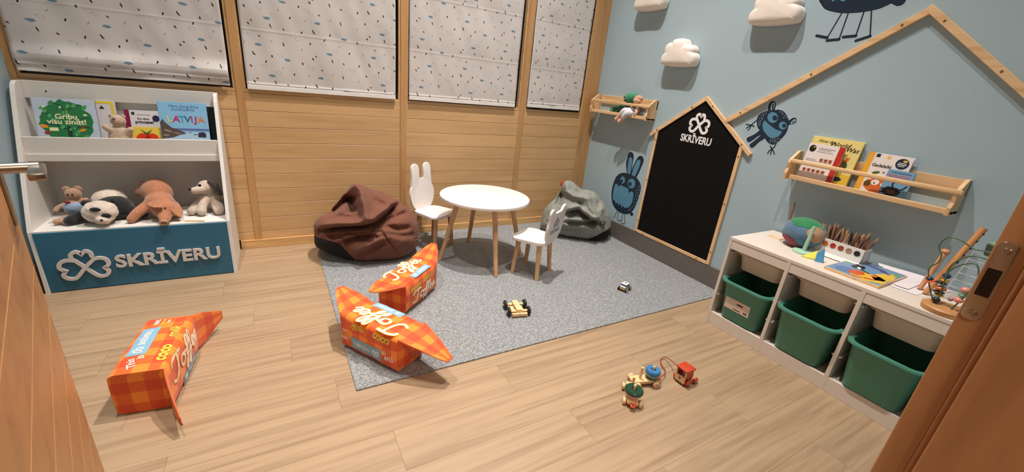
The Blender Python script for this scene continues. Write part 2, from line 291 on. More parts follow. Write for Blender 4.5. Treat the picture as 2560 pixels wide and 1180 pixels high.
BEAR={'dark': [[(1.5761, 1.1947), (1.5768, 1.2161), (1.5896, 1.2351), (1.6115, 1.2479), (1.6311, 1.255), (1.6613, 1.2614), (1.6876, 1.2674), (1.7126, 1.2648), (1.7377, 1.2506), (1.758, 1.2294), (1.7712, 1.2074), (1.7785, 1.1714), (1.7767, 1.1405), (1.7656, 1.1114), (1.7499, 1.0847), (1.7374, 1.0686), (1.7222, 1.0607), (1.6994, 1.064), (1.6772, 1.0765), (1.6566, 1.0947), (1.6388, 1.11), (1.615, 1.1317), (1.5957, 1.1506), (1.5819, 1.1739)], [(1.6132, 1.1314), (1.5919, 1.1085), (1.5634, 1.0878), (1.5487, 1.0782), (1.5482, 1.0632), (1.5612, 1.0512), (1.5745, 1.0526), (1.5924, 1.0702), (1.6151, 1.0956), (1.6364, 1.1114), (1.6397, 1.1244)], [(1.6382, 1.1117), (1.6178, 1.087), (1.5955, 1.0604), (1.5797, 1.0423), (1.5793, 1.0311), (1.5907, 1.02), (1.6024, 1.0202), (1.6156, 1.0336), (1.6333, 1.0622), (1.6612, 1.0919)], [(1.6333, 1.2483), (1.622, 1.2835), (1.6237, 1.3007), (1.634, 1.3135), (1.6501, 1.3131), (1.6646, 1.3008), (1.6682, 1.2842), (1.6647, 1.2567)], [(1.767, 1.2069), (1.7773, 1.2215), (1.7906, 1.2314), (1.8038, 1.2312), (1.8116, 1.2222), (1.8126, 1.2091), (1.8047, 1.1982), (1.7899, 1.193), (1.7733, 1.1875)]], 'blue': [[(1.6277, 1.1972), (1.6507, 1.1824), (1.6814, 1.1654), (1.7146, 1.1507), (1.7511, 1.1455), (1.7471, 1.1259), (1.7347, 1.1102), (1.7135, 1.0989), (1.6921, 1.0984), (1.6653, 1.1139), (1.64, 1.1351), (1.6246, 1.158), (1.6206, 1.1787)], [(1.7018, 1.222), (1.7034, 1.2122), (1.7018, 1.2029), (1.6972, 1.1951), (1.6899, 1.1896), (1.6806, 1.1868), (1.6703, 1.1872), (1.66, 1.1906), (1.6507, 1.1968), (1.6432, 1.2052), (1.6385, 1.2149), (1.6369, 1.2249), (1.6387, 1.2343), (1.6435, 1.2421), (1.651, 1.2475), (1.6604, 1.2501), (1.6706, 1.2495), (1.6808, 1.246), (1.69, 1.2398), (1.6972, 1.2315)], [(1.7682, 1.1825), (1.7693, 1.1755), (1.768, 1.1689), (1.7646, 1.1634), (1.7592, 1.1594), (1.7525, 1.1573), (1.745, 1.1574), (1.7375, 1.1597), (1.7308, 1.164), (1.7254, 1.1698), (1.722, 1.1766), (1.721, 1.1836), (1.7223, 1.1903), (1.7259, 1.1959), (1.7313, 1.1998), (1.7381, 1.2018), (1.7456, 1.2015), (1.753, 1.1992), (1.7596, 1.1949), (1.7648, 1.1892)]], 'pupil': [[(1.6992, 1.2193), (1.6999, 1.215), (1.6991, 1.2109), (1.6969, 1.2074), (1.6936, 1.205), (1.6894, 1.2038), (1.6848, 1.204), (1.6801, 1.2055), (1.6759, 1.2082), (1.6726, 1.2118), (1.6706, 1.2161), (1.6699, 1.2205), (1.6707, 1.2246), (1.6729, 1.228), (1.6763, 1.2305), (1.6805, 1.2316), (1.6851, 1.2314), (1.6897, 1.2299), (1.6939, 1.2272), (1.6971, 1.2235)], [(1.7638, 1.1813), (1.7644, 1.1779), (1.7638, 1.1747), (1.7622, 1.172), (1.7597, 1.1701), (1.7565, 1.1691), (1.753, 1.1692), (1.7495, 1.1703), (1.7463, 1.1724), (1.7438, 1.1752), (1.7422, 1.1785), (1.7417, 1.1819), (1.7422, 1.1851), (1.7439, 1.1878), (1.7464, 1.1897), (1.7496, 1.1906), (1.7531, 1.1905), (1.7566, 1.1894), (1.7597, 1.1873), (1.7622, 1.1845)]], 'white': [[(1.6447, 1.2632), (1.6402, 1.2919), (1.6476, 1.3044), (1.6584, 1.3003), (1.6603, 1.2869), (1.6575, 1.2645)], [(1.7835, 1.1972), (1.79, 1.213), (1.7999, 1.2232), (1.808, 1.2202), (1.8074, 1.2102), (1.7982, 1.1981)]], 'dark2': [[(1.6501, 1.2655), (1.6471, 1.2925), (1.6521, 1.2991), (1.6559, 1.2916), (1.658, 1.2662)], [(1.7881, 1.1985), (1.7969, 1.2122), (1.8032, 1.2179), (1.8037, 1.2114), (1.7971, 1.2013)]], 'fleck': [[(1.5968, 1.2183), (1.5986, 1.2255)], [(1.608, 1.23), (1.6097, 1.2372)], [(1.6211, 1.2349), (1.6229, 1.2421)], [(1.5914, 1.2), (1.5932, 1.2073)], [(1.6048, 1.2051), (1.6066, 1.2123)], [(1.6112, 1.2199), (1.613, 1.2271)], [(1.5932, 1.1824), (1.595, 1.1898)], [(1.603, 1.1872), (1.6048, 1.1945)], [(1.6105, 1.1987), (1.6123, 1.206)], [(1.5939, 1.1683), (1.5957, 1.1756)], [(1.6043, 1.1713), (1.6061, 1.1787)], [(1.6044, 1.1589), (1.6062, 1.1663)], [(1.7041, 1.2538), (1.7057, 1.2607)], [(1.7255, 1.2409), (1.727, 1.2478)], [(1.7162, 1.2483), (1.7178, 1.2552)], [(1.7391, 1.2356), (1.7406, 1.2425)], [(1.751, 1.2252), (1.7525, 1.2321)], [(1.7346, 1.2233), (1.7361, 1.2303)], [(1.6987, 1.0835), (1.7003, 1.0908)], [(1.7118, 1.0873), (1.7134, 1.0946)], [(1.7249, 1.0912), (1.7264, 1.0984)], [(1.7375, 1.096), (1.739, 1.1032)], [(1.7511, 1.0971), (1.7527, 1.1043)], [(1.7019, 1.0734), (1.7035, 1.0807)], [(1.7151, 1.0773), (1.7167, 1.0846)], [(1.7281, 1.0811), (1.7297, 1.0884)], [(1.7393, 1.0794), (1.7408, 1.0867)], [(1.7274, 1.0722), (1.729, 1.0795)]], 'line': [[(1.5797, 1.1951), (1.5631, 1.1752), (1.5513, 1.1574)], [(1.5513, 1.1574), (1.5157, 1.1577)], [(1.5513, 1.1574), (1.5371, 1.1465), (1.5242, 1.1345)], [(1.5513, 1.1574), (1.5479, 1.137), (1.5386, 1.1229)], [(1.5513, 1.1574), (1.5724, 1.1518)], [(1.7381, 1.0722), (1.7361, 1.0507), (1.7263, 1.0366)], [(1.7246, 1.0363), (1.7095, 1.0497)], [(1.7246, 1.0363), (1.7113, 1.0213), (1.7069, 1.0043)], [(1.7246, 1.0363), (1.7248, 1.0166), (1.7262, 1.0007)], [(1.7246, 1.0363), (1.738, 1.0226), (1.7479, 1.0084)]]}
BIRD={'dark': [[(1.7224, 1.8538), (1.7373, 1.8354), (1.7708, 1.8042), (1.8222, 1.7859), (1.8691, 1.7767), (1.9229, 1.774), (1.973, 1.7764), (2.0193, 1.7839), (2.0524, 1.7978), (2.0709, 1.8111), (2.0719, 1.8481), (2.0331, 1.9216), (1.9667, 1.9804), (1.8809, 2.0192), (1.7843, 2.03), (1.7202, 2.0085), (1.6989, 1.9515), (1.7059, 1.895)], [(2.0567, 1.8125), (2.081, 1.7951), (2.0941, 1.7899), (2.1089, 1.7925), (2.1182, 1.804), (2.1158, 1.8237), (2.0922, 1.8409), (2.066, 1.8389)]], 'blue': [[(1.7628, 1.8885), (1.7849, 1.8475), (1.8005, 1.8377), (1.8042, 1.8483), (1.8175, 1.8415), (1.8232, 1.8491), (1.8386, 1.8356), (1.8522, 1.8353), (1.8632, 1.8423), (1.8931, 1.8472), (1.914, 1.8763), (1.827, 1.9026)], [(1.8325, 1.9495), (1.8349, 1.9378), (1.8338, 1.9276), (1.8293, 1.92), (1.8218, 1.9157), (1.812, 1.9151), (1.8009, 1.9183), (1.7894, 1.9251), (1.7789, 1.9349), (1.7703, 1.9465), (1.7646, 1.9589), (1.7622, 1.9709), (1.7635, 1.9811), (1.7683, 1.9887), (1.776, 1.9928), (1.7859, 1.9931), (1.7971, 1.9896), (1.8083, 1.9827), (1.8186, 1.973), (1.8269, 1.9616)], [(1.928, 1.9311), (1.9308, 1.9174), (1.9296, 1.9054), (1.9244, 1.8964), (1.9156, 1.8913), (1.9042, 1.8905), (1.8911, 1.8943), (1.8776, 1.9023), (1.8652, 1.9137), (1.855, 1.9274), (1.8482, 1.9421), (1.8453, 1.9562), (1.8468, 1.9683), (1.8524, 1.9772), (1.8615, 1.982), (1.8732, 1.9824), (1.8863, 1.9783), (1.8995, 1.9701), (1.9115, 1.9588), (1.9213, 1.9454)]], 'pupil': [[(1.8093, 1.9474), (1.8103, 1.9424), (1.8099, 1.938), (1.808, 1.9347), (1.8048, 1.9328), (1.8007, 1.9326), (1.7961, 1.934), (1.7913, 1.9369), (1.7869, 1.9411), (1.7833, 1.946), (1.7809, 1.9513), (1.7798, 1.9564), (1.7803, 1.9608), (1.7822, 1.9641), (1.7854, 1.9659), (1.7896, 1.9661), (1.7942, 1.9646), (1.799, 1.9617), (1.8033, 1.9576), (1.8069, 1.9527)], [(1.8968, 1.9303), (1.8981, 1.924), (1.8977, 1.9186), (1.8954, 1.9146), (1.8917, 1.9123), (1.8867, 1.9119), (1.8811, 1.9136), (1.8753, 1.9172), (1.8699, 1.9223), (1.8655, 1.9284), (1.8625, 1.9349), (1.8612, 1.9412), (1.8618, 1.9466), (1.864, 1.9507), (1.8679, 1.9529), (1.8728, 1.9532), (1.8785, 1.9514), (1.8842, 1.9478), (1.8895, 1.9428), (1.8939, 1.9367)]], 'line': [[(1.8598, 1.7802), (1.8282, 1.6605)], [(1.8902, 1.7777), (1.8891, 1.6515)], [(1.9601, 1.7774), (1.962, 1.6655)], [(1.9919, 1.779), (2.026, 1.6607)]], 'foot': [[(1.7702, 1.6733), (1.8282, 1.6605)], [(1.8317, 1.6466), (1.8895, 1.6504)], [(1.9051, 1.6611), (1.9624, 1.6644)], [(1.9703, 1.641), (2.026, 1.6607)]]}
CLOUD=[(-0.1504, -0.0769), (-0.1576, -0.044), (-0.1477, -0.0196), (-0.1344, -0.0075), (-0.1394, 0.0288), (-0.1254, 0.0565), (-0.1014, 0.0677), (-0.0755, 0.0709), (-0.0694, 0.0863), (-0.0347, 0.0928), (0.0171, 0.091), (0.0408, 0.0789), (0.0588, 0.0519), (0.0893, 0.0489), (0.1147, 0.0356), (0.1263, 0.0129), (0.124, -0.0021), (0.1391, -0.0135), (0.1516, -0.0361), (0.1511, -0.0664), (0.143, -0.0817), (0.1311, -0.091), (0.0421, -0.097), (-0.0644, -0.0962), (-0.1277, -0.089)]
BROWN={'c': (-2.13, -0.3), 'view': [0.1815, 0.9215, -0.3432], 'sil': [(-0.382, -0.121), (-0.382, -0.045), (-0.383, 0.041), (-0.357, 0.079), (-0.287, 0.105), (-0.23, 0.187), (-0.167, 0.264), (-0.125, 0.317), (-0.089, 0.31), (-0.011, 0.275), (0.095, 0.243), (0.176, 0.198), (0.231, 0.161), (0.28, 0.097), (0.319, 0.033), (0.323, -0.025), (0.31, -0.141), (0.212, -0.225), (0.031, -0.252), (-0.117, -0.245), (-0.254, -0.179)], 'ridge': [(-0.115, 0.315), (-0.07, 0.249), (-0.051, 0.149), (-0.035, 0.026)], 'recess': [(-0.132, 0.232), (-0.139, 0.16), (-0.12, 0.105)], 'v1': [(-0.32, -0.008), (-0.214, 0.004), (-0.07, 0.007), (0.015, 0.031), (0.092, 0.098), (0.182, 0.178)], 'v2': [(-0.191, -0.082), (-0.097, -0.057), (0.008, -0.051)], 'v3': [(-0.116, -0.179), (0.007, -0.115), (0.077, -0.086)], 'v4': [(0.048, 0.042), (0.146, 0.069), (0.23, 0.109)], 'v5': [(0.069, 0.013), (0.161, -0.011), (0.25, -0.001)], 'seam': [(0.031, 0.011), (0.083, -0.072), (0.19, -0.218)], 'collar': [(-0.277, 0.111), (-0.221, 0.149), (-0.158, 0.226)], 'black': [(-0.394, -0.034), (-0.216, -0.093), (-0.132, -0.195), (-0.115, -0.248)]}
GREY={'c': (-0.33, -0.33), 'view': [0.616, 0.7372, -0.2775], 'sil': [(-0.29, -0.177), (-0.287, -0.107), (-0.285, -0.037), (-0.249, 0.038), (-0.19, 0.107), (-0.151, 0.19), (-0.145, 0.259), (-0.115, 0.289), (-0.064, 0.291), (-0.007, 0.252), (0.039, 0.225), (0.167, 0.217), (0.226, 0.158), (0.306, 0.076), (0.334, 0.029), (0.352, -0.079), (0.35, -0.147), (0.309, -0.205), (0.155, -0.242), (0.037, -0.248), (-0.084, -0.241), (-0.207, -0.234)], 'recess': [(-0.132, 0.175), (-0.146, 0.105), (-0.163, 0.042)], 'v1': [(-0.061, -0.004), (0.027, 0.035), (0.147, -0.033), (0.216, -0.039)], 'v2': [(-0.049, -0.079), (0.085, -0.068), (0.225, -0.047)], 'ridge': [(-0.105, 0.282), (-0.09, 0.181), (-0.025, 0.148), (0.094, 0.147)], 'ridge2': [(0.087, 0.189), (0.132, 0.068), (0.2, 0.009), (0.244, 0.101)], 'knot': [(0.267, -0.045)], 'black': [(-0.103, -0.235), (0.119, -0.226), (0.288, -0.123), (0.348, -0.079)]}
MOTIF={'dark': [(0.184, 0.171), (0.237, 0.241), (0.3, 0.274), (0.244, 0.098), (0.068, 0.266), (0.289, 0.039), (0.033, 0.232)], 'slim': [(0.075, 0.112), (0.31, 0.112), (0.137, 0.017)], 'brown': [(0.317, 0.288), (0.144, 0.098), (0.01, 0.044), (0.315, 0.101)], 'grey': [(0.238, 0.323), (0.074, 0.027), (0.269, 0.168), (0.124, 0.205)], 'floe': [(0.06, 0.152), (0.0, 0.0), (0.152, 0.253)], 'ring': [(0.023, 0.205), (0.096, 0.174), (0.28, 0.226), (0.196, 0.069), (0.113, 0.276)]}
# ------------------------------------------------------------------ materials of the room
M_MAPLE = wood('maple_board',(214,174,125),(194,152,104),axis=0,rough=0.38,scale=1.6,stretch=14,blotch=0.30,var=0.05)
M_MAPLEV = wood('maple_post',(200,154,102),(178,130,82),axis=2,rough=0.38,scale=1.6,stretch=14,blotch=0.2,var=0.04)
M_FLOOR = wood('vinyl_oak',(166,141,112),(134,109,83),axis=0,rough=0.45,scale=1.5,stretch=26,blotch=0.16,grain=0.75,var=0.02)
M_DOOR = wood('door_veneer',(188,134,84),(160,108,62),axis=0,rough=0.4,scale=1.3,stretch=10,blotch=0.25,var=0.03)
M_JAMB = wood('jamb_wood',(188,140,98),(160,114,74),axis=2,rough=0.5,scale=1.5,stretch=12,blotch=0.3,var=0.03)
M_INLAY = flat('inlay_pale',(222,180,126),0.5)
M_PINE = wood('pine',(226,188,142),(196,150,102),axis=1,rough=0.5,scale=2.5,stretch=14,blotch=0.15,var=0.04)
M_PINEV = wood('pine_upright',(226,188,142),(196,150,102),axis=2,rough=0.5,scale=2.5,stretch=14,blotch=0.15,var=0.04)
M_BEECH = wood('beech',(206,164,122),(178,132,90),axis=2,rough=0.45,scale=3,stretch=12,blotch=0.1,var=0.03)
M_TOYWOOD = wood('toy_wood',(232,196,146),(206,160,108),axis=0,rough=0.45,scale=6,stretch=8,blotch=0.1,var=0.03)
M_CEIL = flat('ceiling_dark',(62,60,58),0.8)
def wall_mat():
    k = NM('blue_wall'); pos = k.n('ShaderNodeNewGeometry').outputs['Position']
    a = k.n('ShaderNodeTexNoise',{'Vector':pos,'Scale':260.0,'Detail':2.0}).outputs[0]
    b = k.n('ShaderNodeTexNoise',{'Vector':pos,'Scale':1.2,'Detail':2.0}).outputs[0]
    k.set(base=k.ramp(b,[(0.3,rgb(158,180,189)),(0.7,rgb(163,184,193))]), rough=0.75, normal=k.bump(a,0.12,0.002)); return k.m
M_WALL = wall_mat()
M_SKIRT = flat('skirting_grey',(104,98,92),0.45,0.05)
M_DARK = flat('night_black',(8,8,11),0.3)
M_WHITE = flat('white_laminate',(226,222,216),0.42,0.015)
M_STEEL = flat('brushed_steel',(170,166,160),0.32,0.05,metal=1.0)
M_SCREW = flat('screw_zinc',(150,120,80),0.4,metal=0.8)
# ------------------------------------------------------------------ floor of planks
fl = MB().box((-3.9,-3.02,-0.03),(0.06,0.06,-0.004)).box((-4.4,-5.0,-0.03),(0.6,-3.02,-0.002)).build('floor', flat('plank_joint',(140,108,80),0.7), base=(0,0,0)); struct(fl)
PW, PL = 0.185, 1.22
pm = {}
def plank_at(x0, x1, y0, y1):
    key = round(x1-x0,3), round(y1-y0,3)
    if key not in pm:
        o = MB().box((0,0,-0.0045),(x1-x0-0.0007,y1-y0-0.0007,0)).build('plank', M_FLOOR, fl, base=(0,0,0)); pm[key] = o
    else:
        o = pm[key].copy(); COL.objects.link(o); o.parent = fl
    o.location = (x0+0.0003,y0+0.0003,0)
row = 0; y = 0.06
while y > -3.02:
    y0 = max(y-PW,-3.02); x = -3.86-((row*0.437)%1.0)*PL
    while x < 0.02:
        a, b = max(x,-3.86), min(x+PL,0.02)
        if b-a > 0.01: plank_at(a,b,y0,y)
        x += PL
    y = y0; row += 1
# ------------------------------------------------------------------ walls
struct(MB().box((0,-3.2,-0.01),(0.08,0.06,5.02)).build('wall_right', M_WALL))
struct(MB().box((-3.9,-3.2,-0.01),(-3.82,0.06,5.02)).build('wall_left', M_WALL))
struct(MB().box((-3.9,-3.35,4.96),(0.08,0.1,5.02)).build('ceiling', M_CEIL))
struct(MB().box((-1.72,-3.15,-0.01),(0.08,-3.023,5.02)).box((-3.9,-3.15,-0.01),(-2.90,-3.023,5.02)).box((-2.90,-3.15,2.12),(-1.72,-3.023,5.02)).build('wall_front', M_WALL))
wb = MB().box((-3.86,0.02,-0.01),(0.04,0.09,1.045)).box((-3.86,0.02,2.30),(0.04,0.09,5.02)).build('wall_back', flat('panel_backing',(120,82,48),0.6), base=(0,0,0)); struct(wb)
POSTS = [(-3.83,-3.795),(-2.868,-2.828),(-1.855,-1.809),(-0.831,-0.780),(-0.150,0.0)]
for x0, x1 in POSTS:
    MB().rbox((x0,-0.006,0.062),(x1,0.03,4.96),0.002).build('post', M_MAPLEV, wb)
seams = [1.045]+[0.936-0.1022*k for k in range(9)]+[0.062]
for (a, b) in zip(POSTS[:-1],POSTS[1:]):
    x0, x1 = a[1], b[0]
    mesh = {}
    for zt, zb in zip(seams[:-1],seams[1:]):
        h = round(zt-zb,3)
        if h not in mesh:
            o = MB().rbox((0,0,0),(x1-x0,0.02,h-0.0022),0.0012,seg=1).build('board', M_MAPLE, wb, base=(0,0,0)); mesh[h] = o
        else: o = mesh[h].copy(); COL.objects.link(o); o.parent = wb
        o.location = (x0,0,zb+0.001)
    MB().rbox((x0,0,2.24),(x1,0.03,4.96),0.002).build('head_board', M_MAPLE, wb)
struct(MB().rbox((-2.955,-0.012,0),(0,0.02,0.062),0.003).build('baseboard_back', wood('skirting_maple',(222,180,122),(190,142,86),axis=0,rough=0.4)))
struct(MB().rbox((-0.014,-3.02,0),(0,-0.006,0.157),0.003).build('baseboard_right', M_SKIRT))
struct(MB().rbox((-3.82,-2.3,0),(-3.806,-0.01,0.157),0.003).build('baseboard_left', M_SKIRT))
# windows with dark panes behind the blinds
WIN = [(-3.795,-2.868),(-2.828,-1.855),(-1.809,-0.831),(-0.780,-0.150)]
M_GLASS = flat('night_glass',(10,11,16),0.08,0.02)
for i, (x0, x1) in enumerate(WIN):
    wf = MB()
    wf.rbox((x0,0.0,1.045),(x1,0.05,1.066),0.002); wf.rbox((x0,0.0,2.21),(x1,0.05,2.24),0.002)
    wf.rbox((x0,0.0,1.066),(x0+0.014,0.05,2.21),0.002); wf.rbox((x1-0.014,0.0,1.066),(x1,0.05,2.21),0.002)
    o = struct(wf.build('window_%d'%(i+1), M_MAPLE))
    g = MB().box((x0+0.012,0.035,1.06),(x1-0.012,0.041,2.215)); g.build('pane', M_GLASS, o, base=(0,0,0)).location = -Vector(o['_base'])
# ------------------------------------------------------------------ door leaf (open into the room) and door frame
du = Vector((math.sin(RAD(-17.4)),math.cos(RAD(-17.4)),0))
EDGE = Vector((-3.134,-2.059,0)); HING = EDGE-du*0.985
DF = Fr(HING, du, (0,0,1))            # a along the leaf from hinge to free edge, b = z, normal towards the camera side
door = struct(MB().rbox((0,0.012,-0.038),(0.985,2.06,-0.0035),0.002,DF).build('door_1', M_INLAY))
z = 0.012
edges = [0.012]+[0.314-0.102*2+0.102*k for k in range(20)]
edges = [e for e in edges if e < 2.05]+[2.06]
for z0, z1 in zip(edges[:-1],edges[1:]):
    if z1-z0 > 0.02: MB().rbox((0.0,z0+0.0015,-0.004),(0.984,z1-0.0015,0.0),0.0008,DF,1).build('board', M_DOOR, door)
hb = MB().rbox((0.905,0.93,0.0),(0.945,1.12,0.004),0.002,DF).cyl(DF(0.925,1.03,0.003),DF(0.925,1.03,0.05),0.0095,n=14).build('handle', M_STEEL, door, smooth=35)
MB().rbox((0.845,1.022,0.036),(0.937,1.035,0.058),0.003,DF).build('lever', M_STEEL, hb, smooth=35)
MB().cyl(DF(0.925,1.135,0.002),DF(0.925,1.135,0.024),0.014,0.010).build('thumb_turn', M_STEEL, door, smooth=35)
tr = MB()
tr.rbox((-1.75,-3.062,0),(-1.70,-3.023,2.10),0.0025)          # rebate the leaf closes into
tr.rbox((-1.764,-3.36,0),(-1.70,-3.070,2.10),0.003)            # stop and deep lining
tr.box((-2.90,-3.062,2.07),(-1.70,-3.023,2.12)).box((-2.90,-3.36,2.055),(-1.70,-3.07,2.12))
tr.box((-2.90,-3.36,0),(-2.862,-3.03,2.10))
trim = struct(tr.build('trim_1', M_JAMB))
MB().cyl((-1.7545,-3.0665,0),(-1.7545,-3.0665,2.07),0.0052,n=10).build('door_seal', flat('seal_brown',(166,116,76),0.6), trim, smooth=True)
SF = Fr((-1.75,-3.0375,1.04),(0,-1,0),(0,0,1))
def slot_outline(w, h, r, n=5):
    o = []
    for cx, cy, a0 in ((w-r,h-r,0),(-w+r,h-r,90),(-w+r,-h+r,180),(w-r,-h+r,270)):
        for k in range(n+1): a = RAD(a0+90*k/n); o.append((cx+r*math.cos(a),cy+r*math.sin(a)))
    return o
sp = MB().bprism(slot_outline(0.0115,0.066,0.009),0.0,0.0022,0.0006,SF).build('strike_plate', M_STEEL, trim, smooth=30)
MB().box((-0.0085,-0.024,0.0015),(0.0075,0.022,0.0027),SF).build('latch_hole', M_DARK, sp)
for b in (0.052,-0.054):
    MB().lathe([(0.0058,0.002),(0.0052,0.0036),(0.003,0.0040),(0.0028,0.003)],SF.at(0,b),14).build('screw', M_STEEL, sp, smooth=35)
# ------------------------------------------------------------------ roman blinds with a printed arctic pattern
def blind_mat():
    k = NM('printed_blind'); uv = k.n('ShaderNodeUVMap').outputs[0]
    s = k.n('ShaderNodeSeparateXYZ',{0:uv}); X, Z = s.outputs[0], s.outputs[1]
    cx = k.math('FLOOR', k.math('DIVIDE', X, 0.34))
    x = k.math('SUBTRACT', X, k.math('MULTIPLY', cx, 0.34))
    zz = k.math('ADD', Z, k.math('MULTIPLY', cx, -0.1625))
    z = k.math('MODULO', k.math('ADD', zz, 32.5), 0.325)
    wob = k.n('ShaderNodeTexNoise',{'Vector':uv,'Scale':90.0,'Detail':1.0}).outputs[0]
    wob = k.math('ADD', k.math('MULTIPLY', wob, 0.9), 0.55)
    def blob(px, pz, rx, rz, ang):
        out = None
        c, q = math.cos(RAD(ang)), math.sin(RAD(ang))
        dx = k.math('SUBTRACT', x, px); dz = k.math('WRAP', k.math('SUBTRACT', z, pz), 0.1625, -0.1625)
        a = k.math('DIVIDE', k.math('ADD', k.math('MULTIPLY',dx,c), k.math('MULTIPLY',dz,q)), rx)
        b = k.math('DIVIDE', k.math('SUBTRACT', k.math('MULTIPLY',dz,c), k.math('MULTIPLY',dx,q)), rz)
        return k.math('MULTIPLY', k.math('SQRT', k.math('ADD', k.math('MULTIPLY',a,a), k.math('MULTIPLY',b,b))), wob)
    def union(ds):
        m = ds[0]
        for d in ds[1:]: m = k.math('MINIMUM', m, d)
        return m
    def soft(d, edge=1.0, w=0.25): return k.math('SUBTRACT', 1.0, k.math('SMOOTHSTEP' if False else 'MULTIPLY', k.math('SUBTRACT', d, edge-w, clamp=True), 1/w, clamp=True))
    nz = k.n('ShaderNodeTexNoise',{'Vector':uv,'Scale':600.0,'Detail':2.0}).outputs[0]
    col = k.ramp(nz,[(0.3,rgb(203,196,193)),(0.7,rgb(217,211,208))])
    rings = union([k.math('ABSOLUTE', k.math('SUBTRACT', blob(px,pz,0.0145,0.0085,-18), 1.0)) for px, pz in MOTIF['ring']]+[k.math('ABSOLUTE', k.math('SUBTRACT', blob(px+0.021,pz-0.011,0.0125,0.0085,-18), 1.0)) for px, pz in MOTIF['ring'][2:4]])
    col = k.mix(k.math('MULTIPLY',soft(rings,0.17,0.1),0.6), col, rgb(150,152,158))
    col = k.mix(k.math('MULTIPLY',soft(union([blob(px,pz,0.0105,0.003,50) for px, pz in MOTIF['grey']])),0.8), col, rgb(140,138,140))
    col = k.mix(soft(union([blob(px,pz,0.0205,0.0085,-4) for px, pz in MOTIF['floe']])), col, rgb(108,138,158))
    col = k.mix(soft(union([blob(px,pz+0.004,0.0075,0.0045,-35) for px, pz in MOTIF['brown']])), col, rgb(96,62,52))
    col = k.mix(soft(union([blob(px,pz,0.0045,0.0090,-20+25*(i%3)) for i, (px, pz) in enumerate(MOTIF['dark'])]+[blob(px,pz,0.0038,0.0135,18) for px, pz in MOTIF['slim']])), col, rgb(30,28,32))
    k.set(base=col, rough=0.85, sheen=0.1); return k.m
for _k in list(MOTIF):
    MOTIF[_k] = MOTIF[_k]+[(px+0.34,(pz+0.1625)%0.325) for px, pz in MOTIF[_k] if px < 0.03]+[(px-0.34,(pz-0.1625)%0.325) for px, pz in MOTIF[_k] if px > 0.31]
M_BLIND = blind_mat()
def blind(i, x0, x1, zb, label, bulge=0.0, seamz=(1.41,1.76,2.08), yoff=-0.012):
    nx, nz_, ztop = 64, 230, 2.24
    vs, fs, uvs = [], [], []
    zs = [zb+(ztop-zb)*j/nz_ for j in range(nz_+1)]
    for sgn in (0,1):
        for z in zs:
            for a in range(nx+1):
                x = x0+(x1-x0)*a/nx
                d = 0.007*noise.noise(Vector((x*5+z*1.5+i*3.1, z*1.6, i*1.7)))+0.0045*noise.noise(Vector((x*13+z*4, z*4, i*2.3)))
                # panels belly out above each seam rod and pull in at it
                prev = [s for s in seamz if s <= z]; nxt = [s for s in seamz if s > z]
                lo = prev[-1] if prev else zb; hi = nxt[0] if nxt else ztop
                t = (z-lo)/max(1e-3,hi-lo)
                d -= 0.008*math.sin(math.pi*min(1,max(0,t)))*(0.6+0.6*noise.noise(Vector((x*7,lo*9,i))))*(1-t)
                for s in seamz: d -= 0.0016*math.exp(-((z-s)/0.004)**2)
                d -= 0.005*math.exp(-((z-zb-0.035)/0.006)**2) if z < zb+0.06 else 0
                if bulge: d -= bulge*math.exp(-((z-zb-0.075)/0.045)**2)*(0.8+0.5*noise.noise(Vector((x*3,1.0,5.0))))
                vs.append((x, yoff+d+(0.0 if sgn == 0 else 0.003), z)); uvs.append((x+2.383, z-1.492))
    W_ = nx+1; n0 = W_*(nz_+1)
    for j in range(nz_):
        for a in range(nx):
            q = j*W_+a
            fs.append((q,q+1,q+W_+1,q+W_)); fs.append((n0+q,n0+q+W_,n0+q+W_+1,n0+q+1))
    for a in range(nx): fs.append((a,n0+a,n0+a+1,a+1))
    for j in range(nz_): 
        q = j*W_; fs.append((q,q+W_,n0+q+W_,n0+q)); q += nx; fs.append((q,n0+q,n0+q+W_,q+W_))
    mb = MB().add(vs,fs)
    o = thing('roman_blind', label, 'blind', ((x0+x1)/2,0,zb), 'printed roman blinds')
    c = mb.build('fabric', M_BLIND, o, smooth=True)
    ul = c.data.uv_layers.new(name='UVMap')
    for lp in c.data.loops: ul.data[lp.index].uv = uvs[lp.vertex_index]
    MB().rbox((x0,-0.012,2.215),(x1,0.0,2.25),0.003).build('head_rail', M_WHITE, o)
    hem = MB()
    hem.rbox((x0+0.002,yoff-0.0075,zb+0.001),(x1-0.002,yoff-0.002,zb+0.028),0.002); hem.build('hem_bar', flat('hem_white',(236,232,228),0.8), o)
blind(0,-3.782,-2.893,1.078,'widest printed roman blind above the white bookcase, bulging at its hem',0.03,(1.165,1.41,1.76,2.08))
blind(1,-2.806,-1.892,1.066,'printed roman blind between the bookcase and the rabbit-eared chair')
blind(2,-1.795,-0.888,1.072,'printed roman blind above the white round table')
blind(3,-0.768,-0.196,1.082,'narrowest printed roman blind, next to the blue wall',0.0,(1.40,1.765,2.08))
